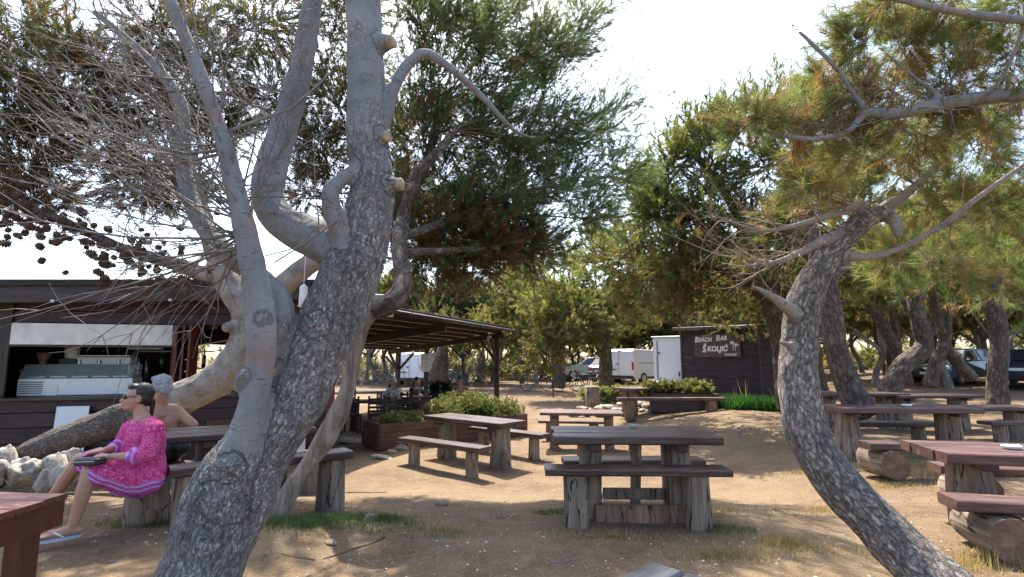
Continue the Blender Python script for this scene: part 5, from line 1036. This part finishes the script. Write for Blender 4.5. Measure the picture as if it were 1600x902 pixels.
for k, (x, D, z, lab, kind) in enumerate(((672, 15.5, .0, 'green glass bottle on the pergola drinks table', 'g'), (658, 14.3, 0, 'clear water jug on the near pergola table', 'c'), (690, 15.5, 0, 'dark bottle on the pergola drinks table', 'd'))):
    X, Y, zz = px_ground(x, D); f = empty('bottle', (X, Y, zz + .752)); tag(f, lab, 'bottle'); m_b = {'g': plain('green_glass', (.02, .25, .09), .1), 'c': M['case'], 'd': M['black']}[kind]
    MB().tube([(0, 0, 0), (0, 0, .18), (0, 0, .23), (0, 0, .31)], [.04, .04, .016, .014], 12).build('glass', m_b, f, True); MB().tube([(0, 0, .31), (0, 0, .325)], .017, 8).build('cap', M['white'], f)
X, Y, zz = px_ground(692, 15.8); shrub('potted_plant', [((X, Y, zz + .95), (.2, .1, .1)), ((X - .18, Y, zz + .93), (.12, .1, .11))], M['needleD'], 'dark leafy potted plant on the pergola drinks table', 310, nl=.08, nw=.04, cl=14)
f = empty('plant_trough', (X, Y, zz + .752)); tag(f, 'dark trough holding the plant on the pergola table', 'trough'); box('tub', M['darkz'], f, (0, 0, .05), (.62, .2, .10)); box('rim', M['dark'], f, (0, 0, .105), (.66, .24, .02))

# roots, sticks and fallen cones on the soil
def ground_line(name, label, pts, r0_, r1_, mat, cat):
    q = [G(x, y) for x, y in pts]; root = [(Vector((p.x, p.y, gz(p.x, p.y) + .3 * r0_)), r0_ + (r1_ - r0_) * i / (len(q) - 1)) for i, p in enumerate(q)]; L_ = catmull(root, 5); m = MB(); m.tube([p for p, _ in L_], [w for _, w in L_], 8)
    tag(m.build(name, mat, None, True), label, cat)
ground_line('tree_root', 'thin root lying on the soil below the green grass patch', [(505, 876), (530, 868), (560, 858), (585, 850), (600, 842)], .006, .012, M['twigbrown'], 'root')
ground_line('tree_root', 'short root emerging left of the long root', [(440, 866), (458, 872), (480, 874), (492, 878)], .005, .009, M['twigbrown'], 'root')
for k, (a, b) in enumerate((((760, 812), (800, 806)), ((860, 880), (905, 872)), ((1190, 790), (1225, 800)), ((640, 770), (668, 775)), ((170, 880), (205, 872)), ((1100, 720), (1130, 716)))):
    ground_line('fallen_stick', ('stick left of centre on the shaded soil', 'stick at the bottom middle of the soil', 'stick in the sun beside the bent pine', 'stick near the grass patch end', 'stick between the red table and the big trunk', 'stick on the sunlit soil behind the nearest table')[k], [a, ((a[0] + b[0]) / 2, (a[1] + b[1]) / 2 + 2), b], .007, .004, M['twig'], 'stick')
# ================================================================== vehicles
M['carglass'] = M['glass']; M['tail'] = plain('red_lamp', (.45, .01, .01), .2); M['lamp'] = plain('clear_lamp', (.75, .78, .8), .1, .3)
def paint(name, col, rough=.25): return plain(name, col, rough, 0, .02, 3, .7)
def ring(c, r, t, n=20, m=6, ax='y'):
    mb = MB(); c = Vector(c)
    for i in range(n):
        a = 6.2832 * i / n
        for j in range(m):
            b = 6.2832 * j / m; rr_ = r + t * math.cos(b); v = (rr_ * math.cos(a), t * math.sin(b), rr_ * math.sin(a)) ; mb.v.append(tuple(c + Vector(v)))
    for i in range(n):
        for j in range(m): a = i * m + j; b = i * m + (j + 1) % m; d = ((i + 1) % n) * m + j; e = ((i + 1) % n) * m + (j + 1) % m; mb.f.append((a, b, e, d))
    return mb
def vehicle(name, loc, heading, prof, hw, label, cat, mat, wheels, wr, glass, lights, extra=None):
    """side outline prof (x forward, z) with half width hw(z)"""
    root = empty(name, loc, heading); n = len(prof); m = MB()
    rings_ = [1.0, .96, -.96, -1.0]; inset = [.0, .03, .03, .0]; cx = sum(p[0] for p in prof) / n; cz = sum(p[1] for p in prof) / n
    vs = []
    for k, f in enumerate(rings_):
        for x, z in prof:
            sh = .975 if k in (0, 3) else 1.0; vs.append((cx + (x - cx) * sh, f * hw(z), cz + (z - cz) * sh))
    fs = [tuple(range(n)), tuple(range(4 * n - 1, 3 * n - 1, -1))]
    for k in range(3):
        for i in range(n): a = k * n + i; b = k * n + (i + 1) % n; fs.append((b, a, a + n, b + n))
    o = m.add(vs, fs).build('body', mat, root, False, True)
    for x in wheels:
        for s in (-1, 1):
            w = MB().tube([(x, s * (hw(.4) - .16), wr), (x, s * (hw(.4) + .012), wr)], wr, 20).build('wheel', M['rubber'], root); MB().tube([(x, s * (hw(.4) + .002), wr), (x, s * (hw(.4) + .02), wr)], wr * .62, 16).build('rim', M['steel'], w)
    def pane(pts, nm='window'):
        p = [Vector(q) for q in pts]; nn = (p[1] - p[0]).cross(p[2] - p[0]).normalized()
        MB().add([q + nn * .012 for q in p] + [q - nn * .02 for q in p], [tuple(range(len(p))), tuple(range(2 * len(p) - 1, len(p) - 1, -1))] + [((i + 1) % len(p), i, i + len(p), (i + 1) % len(p) + len(p)) for i in range(len(p))]).build(nm, M['carglass'], root, False, True)
    for g in glass:
        if g[0] == 'side':
            for s in (-1, 1):
                p = [(x, s * (hw(z) + .004), z) for x, z in g[1]]; pane(p if s > 0 else p[::-1])
        else:
            (x0, z0), (x1, z1) = g[1]; a = hw(z0) - .1; b = hw(z1) - .06; pane([(x0, -a, z0), (x0, a, z0), (x1, b, z1), (x1, -b, z1)] if g[0] == 'front' else [(x0, a, z0), (x0, -a, z0), (x1, -b, z1), (x1, b, z1)], 'windscreen')
    for nm, mt_, c, s in lights: box(nm, mt_, root, c, s, None, .015)
    tag(root, label, cat); return root
def hw_van(z): return .95 - .10 * max(0, z - 1.0)
def hw_car(z): return .88 - .42 * max(0, z - .92)
VP = [(2.35, .35), (2.45, .6), (2.42, .85), (1.75, 1.1), (1.0, 1.78), (.75, 1.88), (-2.25, 1.93), (-2.42, 1.82), (-2.5, 1.0), (-2.5, .42), (-2.4, .32)]
def van(loc, heading, label, mat):
    rear = [('tail_light', M['tail'], (-2.49, s * .87, 1.02), (.06, .12, .42)) for s in (-1, 1)]
    rear += [('bumper', M['black'], (-2.48, 0, .42), (.16, 1.82, .16)), ('number_plate', M['white'], (-2.525, .32, .82), (.015, .5, .12)), ('plate_text', M['black'], (-2.535, .32, .82), (.006, .36, .06)), ('door_handle', M['black'], (-2.52, .12, 1.12), (.03, .2, .05)), ('door_seam', M['black'], (-2.512, 0, 1.15), (.012, .014, 1.3)), ('roof_lamp', M['tail'], (-2.42, 0, 1.84), (.05, .3, .04)), ('side_rail', M['black'], (-.9, -hw_van(1.15) - .004, 1.18), (2.2, .015, .03)), ('sill', M['black'], (0, -hw_van(.4) - .004, .38), (3.0, .02, .12))]
    return vehicle('delivery_van', loc, heading, VP, hw_van, label, 'van', mat, (1.5, -1.55), .33, [('side', [(1.15, 1.2), (.95, 1.62), (.15, 1.7), (.15, 1.2)]), ('front', [(1.75, 1.14), (1.05, 1.74)])], rear)
mw = paint('white_van_paint', (.70, .72, .76), .35)
X, Y, z = px_ground(1003, 31.2); van((X, Y, z), R(45), 'white panel van parked tail-on left of the sign hut', mw)
X, Y, z = px_ground(664, 33); van((X, Y, z), R(80), 'white van seen through the pergola behind the seated people', mw)
CP = [(1.98, .28), (2.05, .55), (1.98, .78), (1.0, .98), (.3, 1.44), (-.4, 1.50), (-1.35, 1.46), (-1.85, 1.02), (-2.02, .92), (-2.05, .45), (-1.95, .28)]
def car(loc, heading, label, mat):
    li = [('headlight', M['lamp'], (1.99, s * .66, .70), (.12, .34, .14)) for s in (-1, 1)] + [('tail_light', M['tail'], (-2.0, s * .72, .84), (.1, .22, .2)) for s in (-1, 1)]
    li += [('bumper', M['black'], (2.03, 0, .40), (.1, 1.5, .16)), ('grille', M['black'], (2.04, 0, .62), (.05, .7, .1)), ('bumper', M['black'], (-2.04, 0, .42), (.08, 1.6, .18)), ('number_plate', M['white'], (-2.075, 0, .72), (.015, .48, .11)), ('number_plate', M['white'], (2.085, 0, .46), (.015, .48, .1))]
    li += [('mirror', mat, (.72, s * .95, 1.0), (.12, .16, .11)) for s in (-1, 1)]
    return vehicle('parked_car', loc, heading, CP, hw_car, label, 'car', mat, (1.28, -1.28), .32, [('side', [(.82, 1.0), (.28, 1.37), (-.38, 1.42), (-.38, 1.0)]), ('side', [(-.46, 1.0), (-.46, 1.42), (-1.28, 1.39), (-1.58, 1.05)]), ('front', [(.98, 1.0), (.34, 1.41)]), ('rear', [(-1.84, 1.05), (-1.40, 1.42)])], li)
for x, D, h, lab, col in ((1482, 23.5, 205, 'dark silver-green hatchback facing left behind the forked trunk', (.05, .065, .065)), (1600, 21.5, 35, 'navy car seen from behind at the right edge', (.015, .02, .045)), (925, 37, 170, 'pale green car among the trees left of the white van', (.35, .42, .38)), (958, 33, 60, 'dark car between the bushy pine and the white van', (.04, .045, .05))):
    X, Y, z = px_ground(x, D); car((X, Y, z), R(h), lab, paint('car_paint', col, .2))
def bike(loc, heading, label, col, lean=8):
    root = empty('bicycle', loc, heading); root.rotation_euler = (R(lean), 0, heading); mt_ = plain('bike_paint', col, .4)
    for x in (-.52, .52):
        w = ring((x, 0, .34), .32, .02).build('wheel', M['rubber'], root, True); m = MB()
        for k in range(10): a = 6.283 * k / 10; m.tube([(x, 0, .34), (x + .31 * math.cos(a), 0, .34 + .31 * math.sin(a))], .003, 4)
        o = m.build('spokes', M['steel'], w); o['kind'] = 'stuff'
    m = MB(); Pn = {'bb': (-.08, 0, .30), 'st': (-.22, 0, .80), 'ht': (.36, 0, .82), 'hl': (.40, 0, .70), 'ra': (-.52, 0, .34), 'fa': (.52, 0, .34)}
    for a, b in (('bb', 'st'), ('bb', 'hl'), ('st', 'ht'), ('ra', 'bb'), ('ra', 'st'), ('hl', 'fa'), ('ht', 'hl')): m.tube([Pn[a], Pn[b]], .018, 7)
    m.build('frame', mt_, root, True); MB().tube([(.34, 0, .82), (.32, 0, .98), (.32, .28, 1.02), (.26, .32, 1.02)], .013, 6).tube([(.32, 0, .98), (.32, -.28, 1.02), (.26, -.32, 1.02)], .013, 6).build('handlebar', M['black'], root, True)
    MB().tube([(-.22, 0, .80), (-.25, 0, .92)], .014, 6).ball((-.27, 0, .94), (.13, .07, .03)).build('saddle', M['black'], root, True); MB().tube([(-.08, -.06, .30), (-.08, .06, .30)], .09, 14).build('chainring', M['steel'], root)
    tag(root, label, 'bicycle'); return root
for x, D, h, lab, col in ((838, 27, 10, 'grey bicycle leftmost of those leaning at the dark-trunked pine', (.1, .1, .1)), (886, 26, 20, 'black bicycle at the foot of the dark-trunked pine', (.02, .02, .02)), (912, 26, 150, 'dark bicycle right of the dark-trunked pine', (.03, .03, .035)), (936, 25, 30, 'bicycle leaning on the bushy pine trunk', (.12, .05, .04)), (712, 31, 15, 'blue bicycle in the wood behind the pergola', (.05, .2, .35))):
    X, Y, z = px_ground(x, D); bike((X, Y, z), R(h), lab, col)
# ================================================================== people
M['skin'] = plain('tanned_skin', (.42, .235, .165), .5, 0, .07, 12, .4); M['skinm'] = plain('suntanned_skin', (.36, .18, .115), .45, 0, .08, 12, .4)
M['hairdark'] = wood('dark_hair', (.008, .005, .004), (.03, .018, .013), .4, 2, 30, None, .003); M['hairgrey'] = wood('grey_hair', (.16, .165, .17), (.42, .43, .44), .5, 2, 30, None, .004); M['hairwhite'] = wood('white_hair', (.4, .4, .4), (.7, .7, .68), .5, 2, 30, None, .004)
M['lip'] = plain('lips', (.42, .12, .10), .4)
def cap(m, a, ra, b, rb, n=10):
    m.tube([a, b], [ra, rb], n); m.ball(a, ra * .995, None, n, 6); m.ball(b, rb * .995, None, n, 6)
def frame_of(fwd, up=(0, 0, 1)):
    f = Vector(fwd).normalized(); u = Vector(up); r = f.cross(u).normalized(); u = r.cross(f); return Matrix((r, f, u)).transposed()   # local x right, y forward, z up
def head(m, c, Fm, s=1.0):
    def L(x, y, z): return Vector(c) + Fm @ Vector((x * s, y * s, z * s))
    def B(p, r): m.ball(L(*p), tuple(q * s for q in r), Fm, 14, 10)
    B((0, -.012, .028), (.073, .093, .088)); B((0, .028, -.02), (.064, .066, .078)); B((0, .045, -.062), (.048, .045, .045)); B((0, .072, -.085), (.022, .022, .02))
    for x in (-.036, .036): B((x, .064, -.025), (.026, .024, .026)); B((x * .9, .078, .012), (.026, .012, .01))
    for x in (-.074, .074): B((x, -.005, -.01), (.010, .022, .030))
    cap(m, L(0, .088, .004), .009 * s, L(0, .112, -.03), .0135 * s, 8); B((0, .098, -.036), (.018, .012, .009))
    B((0, .087, -.055), (.022, .012, .006)); B((0, .084, -.067), (.020, .012, .007))
    return L
def hand(m, w, d, nrm, s=1.0, curl=.4, side=1):
    """wrist point, finger direction, back-of-hand normal"""
    d = Vector(d).normalized(); nrm = (Vector(nrm) - d * Vector(nrm).dot(d)).normalized(); x = d.cross(nrm) * side; w = Vector(w)
    for k in range(4):
        o = x * (.030 - .020 * k) * s; a = w + d * .02 * s + o * .7; b = w + d * .085 * s + o; cap(m, a, .0135 * s, b, .0105 * s, 8)
        l = (.068, .078, .072, .056)[k] * s; b2 = b + (d * math.cos(curl * .6) - nrm * math.sin(curl * .6)) * l * .5; b3 = b2 + (d * math.cos(curl * 1.5) - nrm * math.sin(curl * 1.5)) * l * .5
        cap(m, b, .0095 * s, b2, .0085 * s, 8); cap(m, b2, .0085 * s, b3, .0072 * s, 8)
    t0 = w + d * .025 * s + x * .028 * s; t1 = t0 + (d * .7 + x * .8).normalized() * .04 * s; t2 = t1 + (d * .95 + x * .25 - nrm * .2).normalized() * .035 * s; cap(m, t0, .013 * s, t1, .0105 * s, 8); cap(m, t1, .0105 * s, t2, .0085 * s, 8)
def foot(m, ankle, toe, s=1.0):
    a = Vector(ankle); t = Vector(toe); d = (t - a); d.z = 0; d.normalize(); g = t.z; heel = a - d * .04; heel.z = g + .028
    cap(m, a, .036 * s, heel, .032 * s); ball = a + d * .12; ball.z = g + .025; cap(m, a, .034 * s, ball, .028 * s); cap(m, heel, .03 * s, ball, .034 * s); sd = d.cross(Vector((0, 0, 1)))
    for k in range(5): o = sd * (.032 - .016 * k); cap(m, ball + o * .9, .013 * s, ball + d * (.085 - .008 * abs(k - 1)) * s + o * 1.1 - Vector((0, 0, .008)), (.012 if k == 0 else .009) * s, 8)
def px3(x, y, D): return P(x, y, D)
# ---- the woman in pink
wp = su.location; wroot = empty('person', (wp.x, wp.y, wp.z)); tag(wroot, 'woman in pink patterned dress and dark sunglasses sitting on the stump', 'person')
J = dict(pelvis=px3(218, 742, 4.53), waist=px3(224, 712, 4.53), chest=px3(228, 682, 4.5), neck=px3(222, 651, 4.49), head=px3(216, 621, 4.47), sl=px3(244, 668, 4.38), sr=px3(208, 667, 4.62), el=px3(229, 712, 4.30), wl=px3(172, 714, 4.24), er=px3(186, 700, 4.60), wr=px3(165, 703, 4.42),
    hl=px3(222, 750, 4.44), hr=px3(214, 748, 4.60), kl=px3(141, 737, 4.19), al=px3(113, 826, 4.18), tl=px3(86, 840, 4.12), kr=px3(125, 719, 4.40), ar=px3(68, 797, 4.52), tr=px3(38, 806, 4.5))
m = MB(); fw = frame_of((-.82, -.57, .05), (.06, 0, 1)); L = head(m, J['head'], fw, 1.0)
cap(m, L(0, -.02, -.07), .05, J['neck'] + Vector((0, 0, -.03)), .058); cap(m, J['neck'], .06, J['chest'], .10); cap(m, J['chest'], .11, J['waist'], .11); cap(m, J['waist'], .11, J['pelvis'], .12)
for s in 'lr':
    cap(m, J['neck'] + Vector((0, 0, -.05)), .055, J['s' + s], .052); cap(m, J['s' + s], .05, J['e' + s], .04); mid = J['e' + s].lerp(J['w' + s], .35); cap(m, J['e' + s], .039, mid, .038); cap(m, mid, .038, J['w' + s], .025)
    cap(m, J['h' + s], .095, J['k' + s], .058); cm = J['k' + s].lerp(J['a' + s], .33); cap(m, J['k' + s], .056, cm, .056); cap(m, cm, .056, J['a' + s], .034); foot(m, J['a' + s], J['t' + s])
hand(m, J['wl'], (-1, -.1, .06), (0, -.3, 1), 1, .45, -1); hand(m, J['wr'], (-1, -.45, -.08), (0, -.2, 1), 1, .4, 1)
me = remeshed(m, .0066, 2, .4); keep(link('body', me, None, M['skin']), wroot)
d = MB(); up = Vector((0, 0, 1))
cap(d, J['chest'] + Vector((0, 0, .05)), .125, J['chest'], .15, 14); cap(d, J['chest'], .148, J['waist'], .155, 14); cap(d, J['waist'], .155, J['pelvis'] + Vector((.02, 0, .0)), .185, 14)
for s in 'lr':
    cap(d, J['neck'].lerp(J['s' + s], .62) + Vector((0, 0, -.035)), .072, J['s' + s] + Vector((0, 0, -.005)), .068, 12); cap(d, J['s' + s], .068, J['e' + s], .064, 12); cap(d, J['e' + s], .064, J['e' + s].lerp(J['w' + s], .34 if s == 'l' else .3), .066, 12)
    cap(d, J['h' + s], .135, J['h' + s].lerp(J['k' + s], .86), .092, 14)
cap(d, (J['hl'] + J['hr']) / 2, .14, (J['hl'] + J['hr']) / 2 * .25 + (J['kl'] + J['kr']) / 2 * .75, .10, 14)
cap(d, px3(236, 752, 4.42), .085, px3(186, 758, 4.34), .075, 12); cap(d, px3(186, 758, 4.34), .075, px3(150, 744, 4.24), .062, 12); cap(d, px3(240, 745, 4.56), .10, px3(236, 756, 4.44), .08, 12)
me = remeshed(d, .010, 3, .5); co = getco(me)
n = fbm(co * np.array([22, 22, 6]), 2, 5) * .010 + fbm(co * np.array([9, 9, 14]), 2, 8) * .006; nr_ = np.empty(len(co) * 3); me.vertices.foreach_get('normal', nr_); co = co + nr_.reshape(-1, 3) * n[:, None]; setco(me, co)
poly = [px3(x, y, D) for x, y, D in ((128, 726, 4.3), (134, 742, 4.2), (160, 764, 4.2), (190, 776, 4.28), (222, 774, 4.36), (256, 762, 4.5))]
dist = np.full(len(co), 9.0)
for a, b in zip(poly[:-1], poly[1:]):
    A = np.array((a.x, a.z)); Bv = np.array((b.x, b.z)) - A; q = co[:, [0, 2]] - A; t = np.clip((q @ Bv) / (Bv @ Bv), 0, 1); dist = np.minimum(dist, np.linalg.norm(q - t[:, None] * Bv, axis=1))
cuff = np.minimum(np.linalg.norm(co - np.array(J['el'].lerp(J['wl'], .42)), axis=1), np.linalg.norm(co - np.array(J['er'].lerp(J['wr'], .40)), axis=1))
setattr_f(me, 'hem', np.minimum(dist, np.clip(cuff - .02, 0, 9) * 1.4) * 1.25)
def dress_mat():
    m, nt, bs = newmat('pink_printed_cotton'); oc = coords(nt); at = N(nt, 'Attribute', attribute_name='hem')
    vo = N(nt, 'TexVoronoi', Scale=25.0, Randomness=.3); nt.links.new(oc, vo.inputs['Vector'])
    c = ramp(nt, vo.outputs['Distance'], [(0, (.56, .15, .31)), (.20, (.56, .15, .31)), (.23, (.46, .028, .16)), (.36, (.48, .03, .17)), (.39, (.58, .15, .32)), (.50, (.58, .15, .32)), (.53, (.49, .035, .175)), (1, (.49, .035, .175))])
    b = ramp(nt, at.outputs['Fac'], [(0, (.50, .07, .30)), (.022, (.45, .08, .36)), (.03, (.32, .14, .48)), (.045, (.62, .40, .68)), (.055, (.30, .10, .42)), (.075, (.50, .06, .30)), (.085, (.55, .38, .66)), (.098, (.32, .14, .46)), (.11, (.6, .06, .3))])
    st = ramp(nt, at.outputs['Fac'], [(.108, (1,) * 3), (.115, (0,) * 3)])
    no = N(nt, 'TexNoise', Scale=90.0, Detail=2.0); nt.links.new(oc, no.inputs['Vector'])
    c = mix(nt, st, c, b); c = mix(nt, .5, c, ramp(nt, no.outputs[0], [(.3, (.8,) * 3), (.7, (1.15,) * 3)]), 'MULTIPLY')
    nt.links.new(c, bs.inputs['Base Color']); bs.inputs['Roughness'].default_value = .85; bs.inputs['Specular IOR Level'].default_value = .15; return m
keep(link('dress', me, None, dress_mat()), wroot)
h = MB()
for p, r in (((0, -.026, .04), (.079, .091, .083)), ((0, -.055, -.01), (.066, .05, .066)), ((.052, -.03, .0), (.027, .045, .05)), ((-.052, -.03, 0), (.027, .045, .05)), ((0, .035, .085), (.055, .048, .030)), ((0, -.10, -.03), (.026, .024, .028))): h.ball(L(*p), r, fw, 14, 10)
cap(h, L(0, -.105, -.04), .022, L(.02, -.11, -.17), .014); me = remeshed(h, .006, 3, .5); keep(link('hair', me, None, M['hairdark']), wroot)
g = MB()
for x in (-.034, .034):
    g.ball(L(x, .092, .008), (.031, .012, .023), fw, 14, 8)
    g.tube([L(x * 1.7, .085, .014), L(x * 2.15, .05, .014), L(x * 2.2, -.01, .008)], .005, 6)
g.tube([L(-.012, .104, .012), L(.012, .104, .012)], .005, 6); keep(g.build('sunglasses', M['glass'], None, True), wroot)
g = MB(); g.ball(L(0, .0955, -.056), (.021, .007, .005), fw, 10, 6); g.ball(L(0, .0935, -.066), (.019, .007, .006), fw, 10, 6); keep(g.build('lips', M['lip'], None, True), wroot)
for s in 'lr':
    a, t = J['a' + s], J['t' + s]; dd = t - a; dd.z = 0; dd.normalize(); c0 = a + dd * .075; c0.z = t.z - .012; sd_ = dd.cross(up)
    f = MB(); pts = [c0 + dd * (.135 * math.cos(q)) + sd_ * (.047 * math.sin(q) * (1.1 if math.cos(q) > 0 else .85)) for q in [6.283 * k / 18 for k in range(18)]]
    f.add([p + Vector((0, 0, z)) for z in (-.011, .011) for p in pts], [tuple(range(17, -1, -1)), tuple(range(18, 36))] + [(k, (k + 1) % 18, (k + 1) % 18 + 18, k + 18) for k in range(18)])
    o = empty('flip_flop', (c0.x, c0.y, c0.z - .011)); tag(o, 'pale blue flip-flop on the woman\'s ' + ('nearer' if s == 'l' else 'farther') + ' foot', 'sandal'); keep(f.build('sole', plain('pale_blue_rubber', (.38, .45, .55), .6), None), o)
    f = MB(); f.tube([c0 + dd * .07 + Vector((0, 0, .01)), c0 + dd * .03 + sd_ * .03 + Vector((0, 0, .055)), c0 - dd * .03 + sd_ * .042 + Vector((0, 0, .012))], .006, 6).tube([c0 + dd * .07 + Vector((0, 0, .01)), c0 + dd * .03 - sd_ * .03 + Vector((0, 0, .055)), c0 - dd * .03 - sd_ * .042 + Vector((0, 0, .012))], .006, 6); keep(f.build('strap', M['white'], None, True), o)
pc = px3(141, 721, 4.14); f = empty('black_purse', pc, R(-12)); tag(f, 'flat black purse lying on the woman\'s lap under her hands', 'purse'); box('case', M['black'], f, (0, 0, 0), (.21, .10, .055), Matrix.Rotation(R(-4), 3, 'Y'), .012); box('zip', M['steel'], f, (0, -.052, .005), (.19, .004, .006), Matrix.Rotation(R(-4), 3, 'Y'), .001)
# ---- the bare-chested man behind her
mroot = empty('person', (-3.62, 5.85, gz(-3.62, 5.85))); tag(mroot, 'bare-chested grey-haired man leaning on the table with his back turned', 'person')
J = dict(pelvis=px3(264, 700, 5.85), waist=px3(262, 678, 5.83), chest=px3(257, 655, 5.78), neck=px3(250, 633, 5.72), head=px3(251, 606, 5.70), sr=px3(274, 642, 5.85), sl=px3(235, 645, 5.62), er=px3(303, 664, 5.80), wr=px3(264, 664, 5.98), el=px3(228, 678, 5.72), wl=px3(248, 668, 5.98))
m = MB(); fw = frame_of((-.92, .38, -.06)); L = head(m, J['head'], fw, 1.04)
cap(m, L(0, -.03, -.06), .062, J['neck'] + Vector((0, 0, -.03)), .07); cap(m, J['chest'], .145, J['waist'], .14, 14); cap(m, J['waist'], .14, J['pelvis'], .15, 14); cap(m, J['sl'].lerp(J['chest'], .35), .11, J['sr'].lerp(J['chest'], .35), .11, 12)
fd = Vector((-.55, .83, 0))
for s, sg_ in (('l', -1), ('r', 1)):
    cap(m, J['neck'] + Vector((0, 0, -.06)), .075, J['s' + s], .068); cap(m, J['s' + s], .068, J['e' + s], .046); cap(m, J['e' + s], .045, J['w' + s], .03); hand(m, J['w' + s], (-.6, .7, -.05), (0, 0, 1), 1.05, .4, sg_)
    hp = J['pelvis'] + fd.cross(up) * .09 * sg_; k_ = hp + fd * .44; an = k_ + Vector((0, 0, -.40)) + fd * .03; cap(m, hp, .10, k_, .065); cap(m, k_, .062, an, .04); J['h' + s] = hp; J['k' + s] = k_; J['a' + s] = an; foot(m, an, an + fd * .2 + Vector((0, 0, -.055)))
me = remeshed(m, .009, 2, .4); keep(link('body', me, None, M['skinm']), mroot)
h = MB()
for p, r in (((0, -.03, .048), (.084, .096, .088)), ((0, -.07, .0), (.074, .055, .078)), ((.05, -.03, .01), (.034, .05, .06)), ((-.05, -.03, .01), (.034, .05, .06)), ((0, .045, .09), (.062, .05, .036))): h.ball(L(*p), tuple(q * 1.04 for q in r), fw, 14, 10)
me = remeshed(h, .006, 2, .5); co = getco(me); nr_ = np.empty(len(co) * 3); me.vertices.foreach_get('normal', nr_); setco(me, co + nr_.reshape(-1, 3) * (fbm(co * 60, 2, 3) * .007)[:, None]); keep(link('hair', me, None, M['hairgrey']), mroot)
d = MB(); cap(d, J['pelvis'] + Vector((0, 0, .03)), .16, J['pelvis'], .165, 14)
for s in 'lr': cap(d, J['h' + s], .115, J['h' + s].lerp(J['k' + s], .75), .09, 12)
keep(link('shorts', remeshed(d, .01, 3), None, M['black']), mroot)
# ---- people under the pergola
def seated(c, rz, label, top, hair, skin=None, long=False, capm=None, lean=.12, arms=.0):
    root = empty('person', (c[0], c[1], c[2])); tag(root, label, 'person'); Fm = Matrix.Rotation(rz, 3, 'Z'); skin = skin or M['skin']
    def W_(x, y, z): return Vector(c) + Fm @ Vector((x, y, z))
    pel = W_(0, 0, .54); ch = W_(0, lean, .88); nk = W_(0, lean + .04, 1.03); hd = W_(0, lean + .07, 1.19); m = MB(); ff = frame_of(Fm @ Vector((0, 1, -.08))); Lh = head(m, hd, ff, 1.0)
    cap(m, Lh(0, -.02, -.07), .05, nk, .06); cap(m, ch, .13, pel, .145, 12); d = MB(); cap(d, ch + Vector((0, 0, .02)), .142, W_(0, lean * .5, .72), .145, 12); cap(d, W_(0, lean * .5, .72), .145, pel, .16, 12)
    for s in (-1, 1):
        sh = W_(s * .18, lean + .01, .97); e = W_(s * (.25 + arms), lean + .20, .80); w = W_(s * .10, lean + .40, .82); cap(m, nk - Vector((0, 0, .05)), .06, sh, .058); cap(m, sh, .055, e, .042); cap(m, e, .04, w, .028); hand(m, w, Fm @ Vector((-s * .5, 1, 0)), (0, 0, 1), 1, .4, s)
        hp = W_(s * .09, .02, .52); k_ = W_(s * .12, .45, .52); an = W_(s * .12, .48, .09); cap(m, hp, .09, k_, .06); cap(m, k_, .06, an, .04); foot(m, an, W_(s * .13, .68, .02)); cap(d, hp, .11, hp.lerp(k_, .8), .085)
        cap(d, nk.lerp(sh, .5) - Vector((0, 0, .04)), .062, sh, .07); cap(d, sh, .07, sh.lerp(e, .7), .06)
    keep(link('body', remeshed(m, .014, 2, .4), None, skin), root)
    if top: keep(link('shirt', remeshed(d, .012, 3), None, top), root)
    else:
        d = MB(); cap(d, pel + Vector((0, 0, .03)), .155, pel, .165, 12)
        for s in (-1, 1): cap(d, W_(s * .09, .02, .52), .11, W_(s * .12, .36, .52), .085)
        keep(link('shorts', remeshed(d, .012, 3), None, M['black']), root)
    h = MB()
    for p, r in (((0, -.03, .045), (.084, .096, .088)), ((0, -.07, 0), (.074, .055, .078)), ((.05, -.03, .01), (.034, .05, .06)), ((-.05, -.03, .01), (.034, .05, .06))): h.ball(Lh(*p), r, ff, 12, 8)
    if long: cap(h, Lh(0, -.08, -.03), .06, Lh(0, -.11, -.17), .05)
    keep(link('hair', remeshed(h, .009, 2), None, hair), root)
    if capm: k = MB(); k.ball(Lh(0, -.01, .06), (.088, .102, .075), ff, 14, 8); k.add([Lh(x, y, .055 + .01 * z) for z in (0, 1) for x, y in ((-.06, .07), (-.05, .16), (.05, .16), (.06, .07))], [(3, 2, 1, 0), (4, 5, 6, 7), (0, 1, 5, 4), (1, 2, 6, 5), (2, 3, 7, 6), (3, 0, 4, 7)]); keep(k.build('cap', capm, None, True), root)
    for x in (-.03, .03): e_ = MB(); e_.ball(Lh(x, .086, .0), (.012, .006, .007), ff, 8, 6); keep(e_.build('eye', M['black'], None, True), root)
    return root
fl = plain('floral_white_shirt', (.55, .56, .58), .8, 0, .5, 16)
for x, D, rz, lab, top, hair, kw in ((607, 15.3, -60, 'person in brown top seated leftmost under the pergola', plain('brown_cloth', (.10, .05, .03), .9), M['hairdark'], dict(long=True)), (624, 15.0, 150, 'white-haired person in pale floral shirt under the pergola', fl, M['hairwhite'], {}), (646, 15.0, -120, 'dark-haired woman in black top at the pergola table', M['black'], M['hairdark'], dict(long=True)), (721, 16.5, 178, 'bare-chested man in cap leaning on the pergola drinks table', None, M['hairdark'], dict(capm=plain('dark_cap', (.05, .04, .05), .8), arms=.14, lean=.2, skin=M['skinm']))):
    X, Y, z = px_ground(x, D); seated((X, Y, z), R(rz), lab, top, hair, **kw)
    slat_chair((X, Y), R(rz + 180), 'dark chair under the ' + lab.split(' under')[0].split(' at')[0].split(' leaning')[0])
